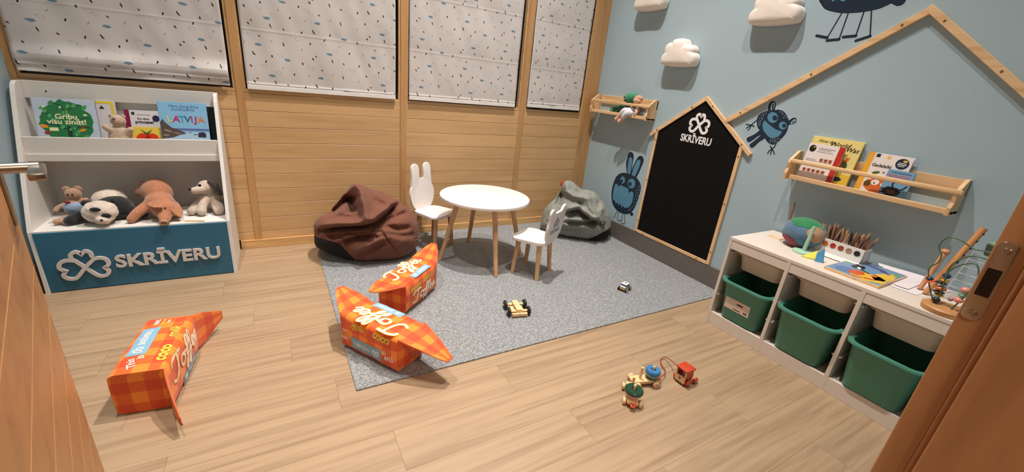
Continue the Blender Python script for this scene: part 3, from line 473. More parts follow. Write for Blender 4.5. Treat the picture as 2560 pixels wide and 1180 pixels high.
# ------------------------------------------------------------------ rug
def rug_mat():
    k = NM('rug_pile'); pos = k.n('ShaderNodeNewGeometry').outputs['Position']
    a = k.n('ShaderNodeTexNoise',{'Vector':pos,'Scale':95.0,'Detail':4.0}).outputs[0]
    mp = k.n('ShaderNodeVectorMath',{0:pos,1:(70.0,110.0,1.0)},operation='MULTIPLY').outputs[0]
    v = k.n('ShaderNodeTexVoronoi',{'Vector':mp,'Scale':1.0,'Randomness':0.75}).outputs['Distance']
    g = k.n('ShaderNodeTexNoise',{'Vector':pos,'Scale':38.0,'Detail':2.0}).outputs[0]
    fle = k.math('MULTIPLY', k.math('LESS_THAN',v,0.24), k.math('GREATER_THAN',g,0.47))
    base = k.ramp(a,[(0.3,rgb(104,107,110)),(0.55,rgb(140,143,145)),(0.8,rgb(168,170,172))])
    k.set(base=k.mix(k.math('MULTIPLY',fle,0.75),base,rgb(212,208,202)), rough=0.95, sheen=0.2, normal=k.bump(k.math('ADD',a,k.math('MULTIPLY',fle,0.4)),0.9,0.006)); return k.m
tag(MB().rbox((-2.490,-1.715,0.0),(-0.016,-0.014,0.008),0.003).build('rug', rug_mat()),'large grey flecked rug in the room corner under the play table','rug')
# ------------------------------------------------------------------ white bookcase
BX0, BX1 = -3.796, -2.963
bc = thing('bookcase','white children\'s bookcase with sloping sides and a blue lettered front panel','bookcase',((BX0+BX1)/2,-0.2,0))
prof = [(0.014,0.0),(0.392,0.0),(0.378,0.335),(0.115,0.985),(0.098,1.018),(0.075,1.032),(0.014,1.032)]
for x in (BX0,BX1-0.018):
    MB().bprism(prof,0,0.018,0.002,Fr((x,0,0),(0,-1,0),(0,0,1)).at(0,0,-0.018),2).build('side_panel', M_WHITE, bc)
xi0, xi1 = BX0+0.018, BX1-0.018
MB().box((xi0,-0.020,0.03),(xi1,-0.014,0.98)).build('back_panel', flat('back_white',(214,210,206),0.5,0.015), bc)
MB().rbox((xi0,-0.036,0.948),(xi1,-0.021,1.034),0.0015).build('top_rail', M_WHITE, bc)
MB().rbox((xi0,-0.205,0.655),(xi1,-0.021,0.692),0.0015).build('book_shelf', M_WHITE, bc)
MB().rbox((xi0,-0.197,0.692),(xi1,-0.182,0.776),0.0015).build('book_lip', M_WHITE, bc)
MB().rbox((xi0,-0.380,0.320),(xi1,-0.021,0.338),0.0015).build('lower_shelf', M_WHITE, bc)
fp = MB().rbox((xi0,-0.386,0.004),(xi1,-0.368,0.330),0.001).build('front_panel', flat('panel_blue',(44,104,134),0.5,0.03), bc)
LF = Fr((0,-0.386,0),(1,0,0),(0,0,1))
M_LET = flat('letter_grey_white',(214,206,202),0.5,0.02)
lg = MB(); clover(lg, LF.at(-3.622,0.130), 0.094, 0.0175, 0.002, 0.010); lg.build('clover_emblem', M_LET, fp)
MB().text('SKRĪVERU',0.098,LF.at(-3.265,0.143),0.002,0.008,0.0028,width=0.468).build('raised_lettering', M_LET, fp)
MB().cyl((-3.695,-0.0365,0.985),(-3.695,-0.0352,0.985),0.004).build('screw_hole', M_DARK, bc)
# ------------------------------------------------------------------ books
def book(name, label, fr, w, h, t, cover, page=(236,230,218), spine=None, group=None):
    """fr: origin lower-left of the front cover, normal = cover face"""
    base = fr(w/2,0,-t/2)
    o = thing(name, label, 'book', base, group)
    cm = flat('cover_%d_%d_%d'%cover,cover,0.35,0.03)
    MB().rbox((0,0,-0.0022),(w,h,0),0.0008,fr,1).build('front_cover', cm, o); MB().rbox((0,0,-t),(w,h,-t+0.0022),0.0008,fr,1).build('back_cover', cm, o)
    MB().rbox((-0.001,0,-t),(0.0025,h,0),0.0008,fr,1).build('spine', flat('cover_%d_%d_%d'%(spine or cover),spine or cover,0.35,0.03), o)
    MB().box((0.003,0.003,-t+0.0022),(w-0.003,h-0.003,-0.0022),fr).build('page_block', flat('paper_%d'%page[0],page,0.8), o)
    return o
def art(o, fr, cname, items, c=0.0006, name='cover_art'):
    """items: list of ('p',pts)|('e',x,y,rx,ry[,rot])|('t',text,size,x,y[,bold,shear,width])|('l',pts,w)|('r',x0,y0,x1,y1)"""
    m = MB()
    for it in items:
        if it[0] == 'p': m.flatpoly(it[1],c,fr)
        elif it[0] == 'r': m.flatpoly([(it[1],it[2]),(it[3],it[2]),(it[3],it[4]),(it[1],it[4])],c,fr)
        elif it[0] == 'e':
            a0 = RAD(it[5]) if len(it) > 5 else 0
            m.flatpoly([(it[1]+it[3]*math.cos(t)*math.cos(a0)-it[4]*math.sin(t)*math.sin(a0), it[2]+it[3]*math.cos(t)*math.sin(a0)+it[4]*math.sin(t)*math.cos(a0)) for t in [2*math.pi*k/18 for k in range(18)]],c,fr)
        elif it[0] == 't':
            e = list(it[5:])+[0,0,None][len(it)-5:]
            m.text(it[1],it[2],fr.at(it[3],it[4]),c,0,e[0],e[1],width=e[2])
        elif it[0] == 'l': m.ribbon(it[1],it[2],c,c,fr)
    r = m.build(name, flat('print_%d_%d_%d'%cname,cname,0.4,0.04), o)
    if len(items) > 1 or items[0][0] == 't': r['kind'] = 'stuff'
    return r
def blobpts(cx, cy, rx, ry, n=40, amp=0.06, seed=0):
    return [(cx+rx*math.cos(t)*(1+amp*noise.noise(Vector((4*math.cos(t),4*math.sin(t),seed)))), cy+ry*math.sin(t)*(1+amp*noise.noise(Vector((4*math.cos(t),4*math.sin(t),seed+9))))) for t in [2*math.pi*k/n for k in range(n)]]
rnd = random.Random(3)
GB = 'picture books on the white bookcase'
def bfr(x, y, z=0.692, lean=9): return Fr((x,y,z),(1,0,0),(0,0,1)).tilt(RAD(lean))
# green tree book
f = bfr(-3.742,-0.128); W_, H_ = 0.232, 0.268
o = book('picture_book','pale book with a big green tree on its cover, leftmost on the bookcase',f,W_,H_,0.014,(192,206,224),group=GB)
art(o,f,(42,122,70),[('p',blobpts(W_*0.5,H_*0.56,W_*0.43,H_*0.40,60,0.14,1))])
art(o,f,(26,62,48),[('p',[(0.108,0.0),(0.130,0.0),(0.126,0.13),(0.112,0.13)]),('l',[(0.118,0.11),(0.075,0.135),(0.03,0.14)],0.005),('l',[(0.12,0.10),(0.16,0.13),(0.20,0.125)],0.005),('l',[(0.118,0.20),(0.10,0.235),(0.07,0.25)],0.004),('l',[(0.122,0.205),(0.15,0.235),(0.18,0.24)],0.004),('l',[(0.03,0.195),(0.06,0.19)],0.003),('l',[(0.17,0.17),(0.205,0.175)],0.003)],0.0008)
art(o,f,(92,170,104),[('e',rnd.uniform(0.03,0.2),rnd.uniform(0.06,0.25),0.011,0.007,rnd.uniform(0,90)) for _ in range(22)],0.0009)
art(o,f,(244,240,190),[('t','Gribu',0.036,W_*0.5,0.178,0.0008),('t','visu zināt!',0.036,W_*0.5,0.152,0.0008),('e',0.04,0.225,0.006,0.004),('e',0.19,0.19,0.008,0.005),('e',0.10,0.225,0.004,0.006),('r',0.045,0.105,0.078,0.122)],0.0011,'title')
art(o,f,(232,150,40),[('e',0.028,0.128,0.016,0.009,-15),('e',0.17,0.112,0.014,0.007,20)],0.0012)
art(o,f,(170,40,36),[('e',0.035,0.095,0.011,0.008),('e',0.175,0.128,0.006,0.005)],0.0012)
# white book with yellow edge
f = bfr(-3.515,-0.085)
o = book('board_book','white book with a yellow border and a dark triangle, half behind the beige plush',f,0.078,0.262,0.012,(222,216,216),group=GB)
art(o,f,(232,208,60),[('r',0,0.25,0.072,0.262),('r',0.060,0.0,0.072,0.25)])
art(o,f,(46,34,84),[('p',[(0.012,0.222),(0.034,0.222),(0.023,0.24)])],0.0008)
# princess book
f = bfr(-3.405,-0.078)
o = book('picture_book','white book with a magenta spine, between the beige plush and the blue landscape book',f,0.150,0.222,0.012,(228,222,224),spine=(134,24,72),group=GB)
art(o,f,(134,24,72),[('r',0.0,0.0,0.021,0.222)])
art(o,f,(40,40,78),[('r',0.03,0.197,0.043,0.212),('t','Ko dara',0.016,0.078,0.176,0.0003),('t','princese?',0.022,0.082,0.158,0.0007),('e',0.134,0.180,0.016,0.018)],0.0008,'title')
art(o,f,(170,160,164),[('r',0.052,0.197,0.11,0.2)],0.0008)
# apple book
f = bfr(-3.372,-0.140)
o = book('board_book','small yellow book with a red apple peeking over the shelf lip',f,0.122,0.140,0.012,(228,202,78),group=GB)
art(o,f,(216,58,34),[('p',blobpts(0.045,0.07,0.032,0.036)),('p',blobpts(0.082,0.07,0.032,0.036))])
art(o,f,(38,84,46),[('p',[(0.036,0.128),(0.062,0.108),(0.088,0.128),(0.068,0.100),(0.058,0.100)])],0.0008)
# second blue book behind, dark book
f = bfr(-3.215,-0.068)
o = book('picture_book','pale blue book with dark lettering, standing behind the landscape book',f,0.226,0.292,0.010,(150,198,222),group=GB)
art(o,f,(24,66,88),[('l',[(0.05,0.277),(0.08,0.273),(0.11,0.276),(0.15,0.273),(0.18,0.276)],0.008)])
f = bfr(-3.050,-0.095)
book('picture_book','dark green book at the right end of the bookcase, mostly hidden',f,0.066,0.262,0.014,(26,40,42),group=GB)
# landscape book
f = bfr(-3.243,-0.150); W_, H_ = 0.222, 0.285
o = book('picture_book','blue landscape book with big rainbow capitals and a rocky shore on its cover',f,W_,H_,0.012,(136,190,226),group=GB)
art(o,f,(176,204,226),[('r',0,0.0,W_,0.118)])
art(o,f,(98,112,166),[('r',0.0,0.128,W_,0.140)])
art(o,f,(88,76,72),[('p',[(0,0.168),(0.012,0.19),(0.022,0.172),(0.034,0.158),(0.05,0.142),(0.075,0.134),(0.105,0.118),(0.112,0.110),(0.085,0.104),(0.05,0.088),(0,0.08)])],0.0007)
art(o,f,(150,128,112),[('e',0.03,0.125,0.02,0.006,-20),('e',0.07,0.112,0.018,0.004,-10),('e',0.02,0.10,0.014,0.006)],0.0009)
art(o,f,(50,46,62),[('p',[(0.165,0.092),(0.17,0.118),(0.195,0.122),(0.205,0.11),(0.203,0.09)]),('e',0.155,0.106,0.012,0.002),('e',0.13,0.118,0.008,0.0015)],0.0009)
art(o,f,(92,132,178),[('t','Mana ģeogrāfijas',0.020,0.118,0.262,0,0.1),('t','enciklopēdija',0.020,0.112,0.245,0,0.1)],0.0009,'subtitle')
for ch, c, x, r_ in (('L',(226,214,120),0.045,10),('A',(196,40,90),0.076,-4),('T',(64,160,206),0.102,3),('V',(36,110,120),0.127,-3),('I',(186,52,120),0.147,2),('J',(178,38,60),0.165,-3),('A',(232,120,50),0.190,4)):
    art(o,f.at(x,0.190).rot(RAD(r_)),c,[('t',ch,0.050,0,0,0.0007)],0.0010,'title')
# ------------------------------------------------------------------ plush animals (each a body with limbs)
def plush(name, c, rough=0.95):
    if name in MATS: return MATS[name]
    k = NM(name); tc = k.n('ShaderNodeTexCoord').outputs['Object']
    a = k.n('ShaderNodeTexNoise',{'Vector':tc,'Scale':180.0,'Detail':4.0}).outputs[0]
    b = k.n('ShaderNodeTexNoise',{'Vector':tc,'Scale':22.0,'Detail':2.0}).outputs[0]
    lo = rgb(*[x*0.86 for x in c]); hi = rgb(*[min(255,x*1.06) for x in c])
    k.set(base=k.ramp(k.math('ADD',k.math('MULTIPLY',a,0.6),k.math('MULTIPLY',b,0.4)),[(0.35,lo),(0.65,hi)]), rough=rough, sheen=0.35, normal=k.bump(a,0.8,0.004)); MATS[name] = k.m; return k.m
def seg(m, pts, rs, n=14):
    """soft limb along points with radii, rounded ends"""
    P = catmull(pts,5); k = len(P); R = []
    for i in range(k):
        t = i/(k-1)*(len(rs)-1); a = min(int(t),len(rs)-2); R.append(rs[a]*(1-(t-a))+rs[a+1]*(t-a))
    d0 = (P[0]-P[1]).normalized(); d1 = (P[-1]-P[-2]).normalized()
    P = [P[0]+d0*R[0]*q for q in (0.95,0.75,0.4)]+P+[P[-1]+d1*R[-1]*q for q in (0.4,0.75,0.95)]
    R = [R[0]*q for q in (0.25,0.65,0.92)]+R+[R[-1]*q for q in (0.92,0.65,0.25)]
    m.ring(P,R,n)
def body_obj(name, label, cat, base, builder, mat, vox=0.006, group=None, smooth_it=6):
    """one continuous skin: overlapping soft volumes fused by a voxel remesh, then smoothed"""
    t = thing(name,label,cat,base,group)
    m = MB(); builder(m); o = m.build('body', mat, t, smooth=True)
    md = o.modifiers.new('fuse','REMESH'); md.mode = 'VOXEL'; md.voxel_size = vox; md.use_smooth_shade = True
    sm = o.modifiers.new('soften','SMOOTH'); sm.factor = 0.5; sm.iterations = smooth_it
    return t
def ells(name, specs, mat, parent):
    for sp in specs: MB().ell(*sp).build(name, mat, parent, smooth=True)
S0 = 0.338
# beige plush on the book shelf
t = body_obj('plush_bear','beige plush bear leaning among the books on the bookcase','plush toy',(-3.42,-0.15,0.692),lambda m:(m.ell((-3.418,-0.150,0.765),(0.052,0.034,0.072)),m.ell((-3.415,-0.145,0.862),(0.034,0.030,0.032)),seg(m,[(-3.445,-0.16,0.81),(-3.468,-0.165,0.832)],[0.018,0.015]),seg(m,[(-3.39,-0.16,0.80),(-3.366,-0.165,0.82)],[0.018,0.016])),plush('plush_beige',(196,170,146)),0.005)
M_BLK = flat('eye_black',(14,12,12),0.15)
MB().ell((-3.425,-0.172,0.876),(0.008,0.005,0.006)).build('nose', flat('plush_nose',(120,96,86),0.6), t, smooth=True)
ells('ear', [((-3.44,-0.142,0.886),(0.011,0.007,0.012)), ((-3.391,-0.140,0.884),(0.011,0.007,0.012))], plush('plush_beige',(196,170,146)), t)
# mouse doll in blue shirt
t = body_obj('cloth_doll','small cloth doll in a pale blue shirt sitting left of the plush panda','doll',(-3.665,-0.235,S0),lambda m:(m.ell((-3.645,-0.215,0.482),(0.034,0.030,0.034)),m.ell((-3.655,-0.225,0.410),(0.034,0.03,0.05)),seg(m,[(-3.665,-0.235,0.372),(-3.690,-0.265,0.362),(-3.712,-0.29,0.357)],[0.018,0.015,0.016]),seg(m,[(-3.645,-0.24,0.370),(-3.662,-0.275,0.360),(-3.675,-0.30,0.357)],[0.018,0.015,0.016]),seg(m,[(-3.68,-0.225,0.43),(-3.706,-0.24,0.42),(-3.716,-0.255,0.405)],[0.014,0.012,0.012]),seg(m,[(-3.63,-0.22,0.435),(-3.60,-0.22,0.452)],[0.013,0.012])),plush('doll_skin',(182,142,116)),0.0045)
MB().ell((-3.654,-0.226,0.412),(0.040,0.037,0.040),nz=0.006,ns=60).build('shirt', plush('doll_shirt',(150,172,196)), t, smooth=True)
ells('ear', [((-3.668,-0.208,0.505),(0.018,0.008,0.020)), ((-3.626,-0.205,0.505),(0.018,0.008,0.020))], plush('doll_skin',(182,142,116)), t)
MB().ell((-3.664,-0.250,0.448),(0.012,0.006,0.008)).build('bow', flat('bow_red',(140,30,34),0.7), t, smooth=True)
ells('eye', [((-3.658,-0.243,0.486),(0.004,0.003,0.005)), ((-3.64,-0.244,0.487),(0.004,0.003,0.005))], M_BLK, t)
# panda lying on its belly, head to the front
MW, MK = plush('panda_white',(222,206,190)), plush('panda_black',(24,22,24))
t = body_obj('plush_panda','black and white plush panda flopped on the lower shelf of the bookcase','plush toy',(-3.52,-0.24,S0),lambda m:(m.ell((-3.500,-0.215,0.400),(0.085,0.075,0.066)),seg(m,[(-3.58,-0.25,0.385),(-3.635,-0.27,0.368),(-3.66,-0.30,0.362)],[0.034,0.03,0.026]),seg(m,[(-3.44,-0.24,0.39),(-3.405,-0.25,0.372),(-3.375,-0.262,0.368)],[0.034,0.03,0.028])),MK,0.006)
MB().ell((-3.525,-0.160,0.428),(0.075,0.085,0.060),nz=0.006,ns=40).build('back', MW, t, smooth=True)
hd = MB().ell((-3.530,-0.315,0.408),(0.072,0.058,0.060),nz=0.005,ns=60,nu=36,nv=22).ell((-3.513,-0.362,0.378),(0.034,0.028,0.024),nz=0.004,ns=60).build('head', MW, t, smooth=True)
ells('eye_patch', [((-3.532,-0.366,0.436),(0.022,0.010,0.013),Fr((0,0,0),(1,0,-0.1),(0,1,0.6))), ((-3.494,-0.370,0.402),(0.020,0.010,0.013),Fr((0,0,0),(1,0,-0.2),(0,1,0.3)))], MK, hd)
MB().ell((-3.512,-0.389,0.384),(0.007,0.005,0.005)).build('nose', M_BLK, hd, smooth=True)
ells('ear', [((-3.588,-0.292,0.452),(0.016,0.012,0.016)), ((-3.478,-0.290,0.458),(0.016,0.012,0.016))], MK, hd)
# pig draped, head to the front
MP = plush('pig_tan',(184,122,88))
t = body_obj('plush_pig','tan plush pig hanging its snout over the edge of the lower bookcase shelf','plush toy',(-3.29,-0.22,S0),lambda m:(m.ell((-3.312,-0.155,0.462),(0.076,0.090,0.082)),m.ell((-3.295,-0.235,0.420),(0.070,0.075,0.062)),m.ell((-3.268,-0.300,0.402),(0.058,0.056,0.054)),seg(m,[(-3.262,-0.335,0.385),(-3.262,-0.372,0.362)],[0.036,0.026]),seg(m,[(-3.345,-0.26,0.415),(-3.385,-0.30,0.388),(-3.412,-0.325,0.360)],[0.030,0.026,0.022]),seg(m,[(-3.235,-0.24,0.40),(-3.215,-0.275,0.37)],[0.03,0.026]),seg(m,[(-3.37,-0.13,0.50),(-3.392,-0.15,0.462)],[0.026,0.022])),MP,0.006)
def ear(m, a, b, w, fr_n):
    a, b = Vector(a), Vector(b); d = b-a; s = d.cross(Vector(fr_n)).normalized(); nrm = s.cross(d).normalized()
    pts = [(0,-0.5),(0.3,-0.55),(0.65,-0.42),(1,0),(0.65,0.42),(0.3,0.55),(0,0.5)]
    f_ = [a+d*u+s*(v*w) for u, v in pts]; k = len(f_)
    m.add([p+nrm*0.004 for p in f_]+[p-nrm*0.004 for p in f_],[tuple(range(k)),tuple(range(2*k-1,k-1,-1))]+[(i,k+i,k+(i+1)%k,(i+1)%k) for i in range(k)])
m = MB(); ear(m,(-3.312,-0.312,0.452),(-3.262,-0.368,0.430),0.056,(0,-0.5,1)); m.build('ear', MP, t, smooth=40)
m = MB(); ear(m,(-3.222,-0.312,0.418),(-3.194,-0.350,0.362),0.054,(0.7,-0.6,0.3)); m.build('ear', MP, t, smooth=40)
MB().lathe([(0.021,-0.002),(0.023,0.003),(0.015,0.006)],Fr((-3.262,-0.392,0.352),(1,0,0),(0,-0.5,1)).tilt(0.0),18).build('snout', plush('pig_snout',(206,160,130)), t, smooth=True)
ells('nostril', [((-3.268,-0.398,0.350),(0.004,0.004,0.004)), ((-3.256,-0.398,0.349),(0.004,0.004,0.004)), ((-3.252,-0.352,0.424),(0.004,0.004,0.004))], M_BLK, t)
# dog
MD = plush('dog_cream',(206,188,172))
t = body_obj('plush_dog','cream plush dog with one dark ear sitting at the right end of the bookcase','plush toy',(-3.07,-0.20,S0),lambda m:(m.ell((-3.055,-0.17,0.415),(0.056,0.05,0.064)),m.ell((-3.075,-0.195,0.498),(0.042,0.042,0.040)),seg(m,[(-3.095,-0.225,0.490),(-3.125,-0.245,0.490)],[0.026,0.021]),seg(m,[(-3.085,-0.21,0.43),(-3.100,-0.245,0.39),(-3.105,-0.265,0.366)],[0.026,0.023,0.026]),seg(m,[(-3.10,-0.19,0.42),(-3.140,-0.225,0.385),(-3.155,-0.24,0.364)],[0.024,0.022,0.025]),seg(m,[(-3.03,-0.22,0.385),(-3.022,-0.26,0.366)],[0.032,0.028])),MD,0.006)
m = MB(); seg(m,[(-3.048,-0.215,0.535),(-3.020,-0.225,0.508),(-3.006,-0.228,0.462)],[0.014,0.020,0.016]); m.build('ear', plush('dog_ear',(62,56,52)), t, smooth=True)
ells('bead_eye', [((-3.145,-0.255,0.500),(0.008,0.007,0.007)), ((-3.098,-0.234,0.516),(0.0085,0.006,0.011))], M_BLK, t)
# pencil on the lower shelf
tag(MB().cyl((-3.170,-0.352,S0+0.0042),(-3.085,-0.372,S0+0.0042),0.0042,n=6).cyl((-3.170,-0.352,S0+0.0042),(-3.184,-0.349,S0+0.0038),0.0042,0.0006,6).build('pencil', M_TOYWOOD),'natural wood pencil lying on the bookcase between the pig and the dog','pencil')
# ------------------------------------------------------------------ round table and the two animal chairs
M_TOP = flat('white_lacquer',(236,230,226),0.35,0.01)
tx, ty, tz = -1.411, -0.622, 0.49
t = thing('round_table','white round children\'s table on four splayed wooden legs','table',(tx,ty,0.008))
MB().lathe([(0.312,tz-0.022),(0.321,tz-0.019),(0.3225,tz-0.010),(0.321,tz-0.002),(0.317,tz)],Fr((tx,ty,0),(1,0,0),(0,1,0)),72).build('table_top', M_TOP, t, smooth=30)
for dx, dy in ((-0.312,0.030),(0.030,0.300),(-0.040,-0.335),(0.312,-0.065)):
    MB().cyl((tx+dx,ty+dy,0.008),(tx+dx*0.62,ty+dy*0.62,tz-0.02),0.0145,0.0195,18).build('leg', M_BEECH, t, smooth=40)
def arc(cx, cy, r, a0, a1, n=8): return [(cx+r*math.cos(RAD(a0+(a1-a0)*k/n)), cy+r*math.sin(RAD(a0+(a1-a0)*k/n))) for k in range(n+1)]
def mirror(h): return h+[(-x,y) for x, y in h[::-1] if abs(x) > 1e-6]
RABB = mirror(catmull([(0.060,0.272),(0.100,0.305),(0.124,0.355),(0.130,0.405),(0.121,0.442),(0.104,0.468)],4)+[Vector((0.103,0.53))]+[Vector(p) for p in arc(0.0645,0.594,0.039,0,180,10)]+[Vector((0.0255,0.53)),Vector((0.0255,0.514)),Vector((0.014,0.518)),Vector((0.0,0.520))])
BEARC = mirror(catmull([(0.055,0.272),(0.096,0.300),(0.120,0.350),(0.126,0.400),(0.120,0.440),(0.122,0.470),(0.127,0.500),(0.114,0.527),(0.088,0.531),(0.066,0.516),(0.052,0.494)],4)+[Vector((0.03,0.493)),Vector((0.0,0.497))])
def chair(name, label, x, y, az, outline, logo):
    f = HF(x,y,az,0.008); t = thing(name,label,'chair',(x,y,0.008),'animal-backed play chairs')
    sq = slot_outline(0.132,0.127,0.062,8)
    MB().bprism([(p[0]*(1+0.10*(p[1]/0.127)),p[1]) for p in sq],0.258,0.277,0.004,f,3).build('seat', M_TOP, t, smooth=35)
    for sx in (-1,1):
        for sy in (-1,1):
            MB().cyl(f(sx*0.103,sy*0.098,0),f(sx*0.082,sy*0.078,0.259),0.0145,0.0178,16).build('leg', M_BEECH, t, smooth=40)
    bf = Fr(f(0,-0.094,-0.008),f.r,(0,0,1)).tilt(RAD(-6))     # normal points backwards
    bk = MB().bprism([(p[0],p[1]) for p in outline],-0.008,0.008,0.003,bf,3).build('backrest', M_TOP, t, smooth=35)
    if logo:
        M_NAVY = flat('logo_navy',(40,72,98),0.5)
        m = MB(); clover(m,bf.at(0,0.415),0.037,0.006,0.0082,0.0088); m.build('clover_emblem', M_NAVY, bk)
        MB().text('SKRĪVERU',0.040,bf.at(0,0.358),0.0086,0,0.001,width=0.150).build('lettering', flat('logo_blue',(86,140,172),0.5), bk)
    return t
chair('play_chair','white rabbit-eared play chair beside the brown bean bag',-1.664,-0.290,150,RABB,False)
chair('play_chair','white round-eared play chair with an emblem on its back, by the grey bean bag',-1.170,-0.962,-31,BEARC,True)
# ------------------------------------------------------------------ bean bags
def cord(name, c, ang, scale=38.0, dist=2.2):
    k = NM(name); uv = k.n('ShaderNodeUVMap').outputs[0]
    mp = k.n('ShaderNodeMapping',{'Vector':uv,'Rotation':(0,0,RAD(ang))}).outputs[0]
    wv = k.n('ShaderNodeTexWave',{'Vector':mp,'Scale':scale,'Distortion':dist,'Detail':1.0,'Detail Scale':0.08},wave_type='BANDS',bands_direction='X',wave_profile='SIN').outputs[1]
    nz = k.n('ShaderNodeTexNoise',{'Vector':uv,'Scale':9.0,'Detail':4.0}).outputs[0]
    b = k.ramp(wv,[(0.0,rgb(*[x*0.5 for x in c])),(0.55,rgb(*c)),(1.0,rgb(*[min(255,x*1.12) for x in c]))])
    b = k.mix(k.math('MULTIPLY',nz,0.5),b,rgb(*[x*0.82 for x in c]))
    k.set(base=b, rough=0.9, sheen=0.08, normal=k.bump(wv,0.5,0.004)); return k.m
def pdist(A, B, pl):
    best = 9; sg = 1; tt = 0; n = len(pl)-1
    for i in range(n):
        ax, ay = pl[i]; bx, by = pl[i+1]; dx, dy = bx-ax, by-ay; L2 = dx*dx+dy*dy
        u = max(0,min(1,((A-ax)*dx+(B-ay)*dy)/L2)); qx, qy = A-ax-u*dx, B-ay-u*dy; d = math.hypot(qx,qy)
        if d < best: best = d; sg = 1 if (dx*qy-dy*qx) > 0 else -1; tt = (i+u)/n
    return best, sg, tt
def beanbag(label, D, cname, col, ang, folds, wall, extra=None):
    cx, cy = D['c']; v = Vector(D['view']); a = Vector((v.y,-v.x,0)).normalized(); b = a.cross(v); c = Vector((cx,cy,0.19))
    pol = sorted((math.atan2(q,p),math.hypot(p,q)) for p, q in D['sil'])
    def Rf(ps):
        n = len(pol)
        for i in range(n):
            a0, r0 = pol[i]; a1, r1 = pol[(i+1)%n]
            if i == n-1: a1 += 2*math.pi
            x = ps if ps >= a0 else ps+2*math.pi
            if a0 <= x <= a1: return r0+(r1-r0)*(x-a0)/(a1-a0)
        return pol[0][1]
    N, K = 200, 104; vs = []; uvs = []
    for i in range(K+1):
        al = math.pi*i/K
        for j in range(N):
            ps = -math.pi+2*math.pi*j/N
            R = (Rf(ps)*2+Rf(max(-math.pi,ps-0.06))+Rf(min(math.pi,ps+0.06)))/4
            s = max(0.0,math.sin(al))**0.86
            A, B = R*math.cos(ps)*s, R*math.sin(ps)*s
            dep = math.cos(al)*(0.27 if al < math.pi/2 else 0.24)
            fr_ = max(0,math.cos(al)); fw = min(1,fr_*2.6)
            dd = 0.0
            for pl, w_, amp, kind in folds:
                d, sg, u = pdist(A,B,pl); fade = min(1,6*min(u,1-u)+0.25)
                if kind == 'v': dd -= amp*math.exp(-(d/w_)**2)*fade
                elif kind == 'r': dd += amp*math.exp(-(d/w_)**2)*fade
                elif kind == 'l': x = sg*d/w_; dd += amp*1.6*x*math.exp(-x*x)*fade-0.5*amp*math.exp(-(3*x)**2)*fade
            p3 = Vector((A,B,dep))
            dd += 0.016*noise.noise(p3*7+Vector((ang,0,0)))+0.006*noise.noise(p3*19)
            P = c+a*A+b*B-v*(dep+dd*fw+(0.012*noise.noise(p3*6) if fw < 1 else 0))
            if P.z < 0.05: P.z = 0.05-0.038*(1-math.exp(-(0.05-P.z)/0.03))
            if P.y > wall[1]: P.y = wall[1]-0.01*random.random()*0
            if P.x > wall[0]: P.x = wall[0]
            vs.append(P); uvs.append((A+0.6*dep*math.copysign(1,A)*0.3,B-0.5*dep))
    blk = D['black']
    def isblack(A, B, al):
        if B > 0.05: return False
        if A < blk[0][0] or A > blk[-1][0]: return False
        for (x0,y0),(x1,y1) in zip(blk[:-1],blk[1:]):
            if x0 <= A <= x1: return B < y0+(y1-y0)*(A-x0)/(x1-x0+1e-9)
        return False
    f1, f2 = [], []
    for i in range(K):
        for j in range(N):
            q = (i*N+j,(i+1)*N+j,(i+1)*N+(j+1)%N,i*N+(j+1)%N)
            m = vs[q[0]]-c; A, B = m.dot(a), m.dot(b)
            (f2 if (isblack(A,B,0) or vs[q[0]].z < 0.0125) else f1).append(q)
    t = thing('bean_bag',label,'bean bag',(cx,cy,0.008))
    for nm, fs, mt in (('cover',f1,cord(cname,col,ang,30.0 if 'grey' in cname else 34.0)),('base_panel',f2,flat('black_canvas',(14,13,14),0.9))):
        mb = MB(); mb.v = [tuple(p) for p in vs]; mb.f = fs; o = mb.build(nm, mt, t, smooth=True)
        ul = o.data.uv_layers.new(name='UVMap')
        for lp in o.data.loops: ul.data[lp.index].uv = uvs[lp.vertex_index]
        bm = bmesh.new(); bm.from_mesh(o.data); bmesh.ops.delete(bm, geom=[x for x in bm.verts if not x.link_faces], context='VERTS'); bm.to_mesh(o.data); bm.free()
    return t, c, a, b, v
G = BROWN
beanbag('brown corduroy bean bag slumped against the maple wall',G,'cord_brown',(128,77,57),28,
    [(G['ridge'],0.026,0.075,'r'),(G['recess'],0.034,0.17,'v'),(G['v1'],0.036,0.085,'l'),(G['v1'],0.015,0.060,'v'),(G['v2'],0.028,0.060,'l'),(G['v2'],0.012,0.03,'v'),(G['v3'],0.026,0.040,'l'),(G['v4'],0.020,0.045,'v'),(G['v5'],0.020,0.034,'v'),(G['seam'],0.006,0.016,'v'),(G['collar'],0.026,0.12,'v'),([(-0.30,-0.05),(-0.15,-0.035),(0.02,-0.02)],0.022,0.045,'l'),([(0.0,0.20),(0.08,0.15),(0.14,0.14)],0.024,0.035,'v'),([(-0.30,0.06),(-0.2,0.075),(-0.1,0.06)],0.024,0.03,'v'),([(0.10,-0.04),(0.2,-0.06),(0.28,-0.05)],0.02,0.02,'v')],(0,-0.014))
G = GREY
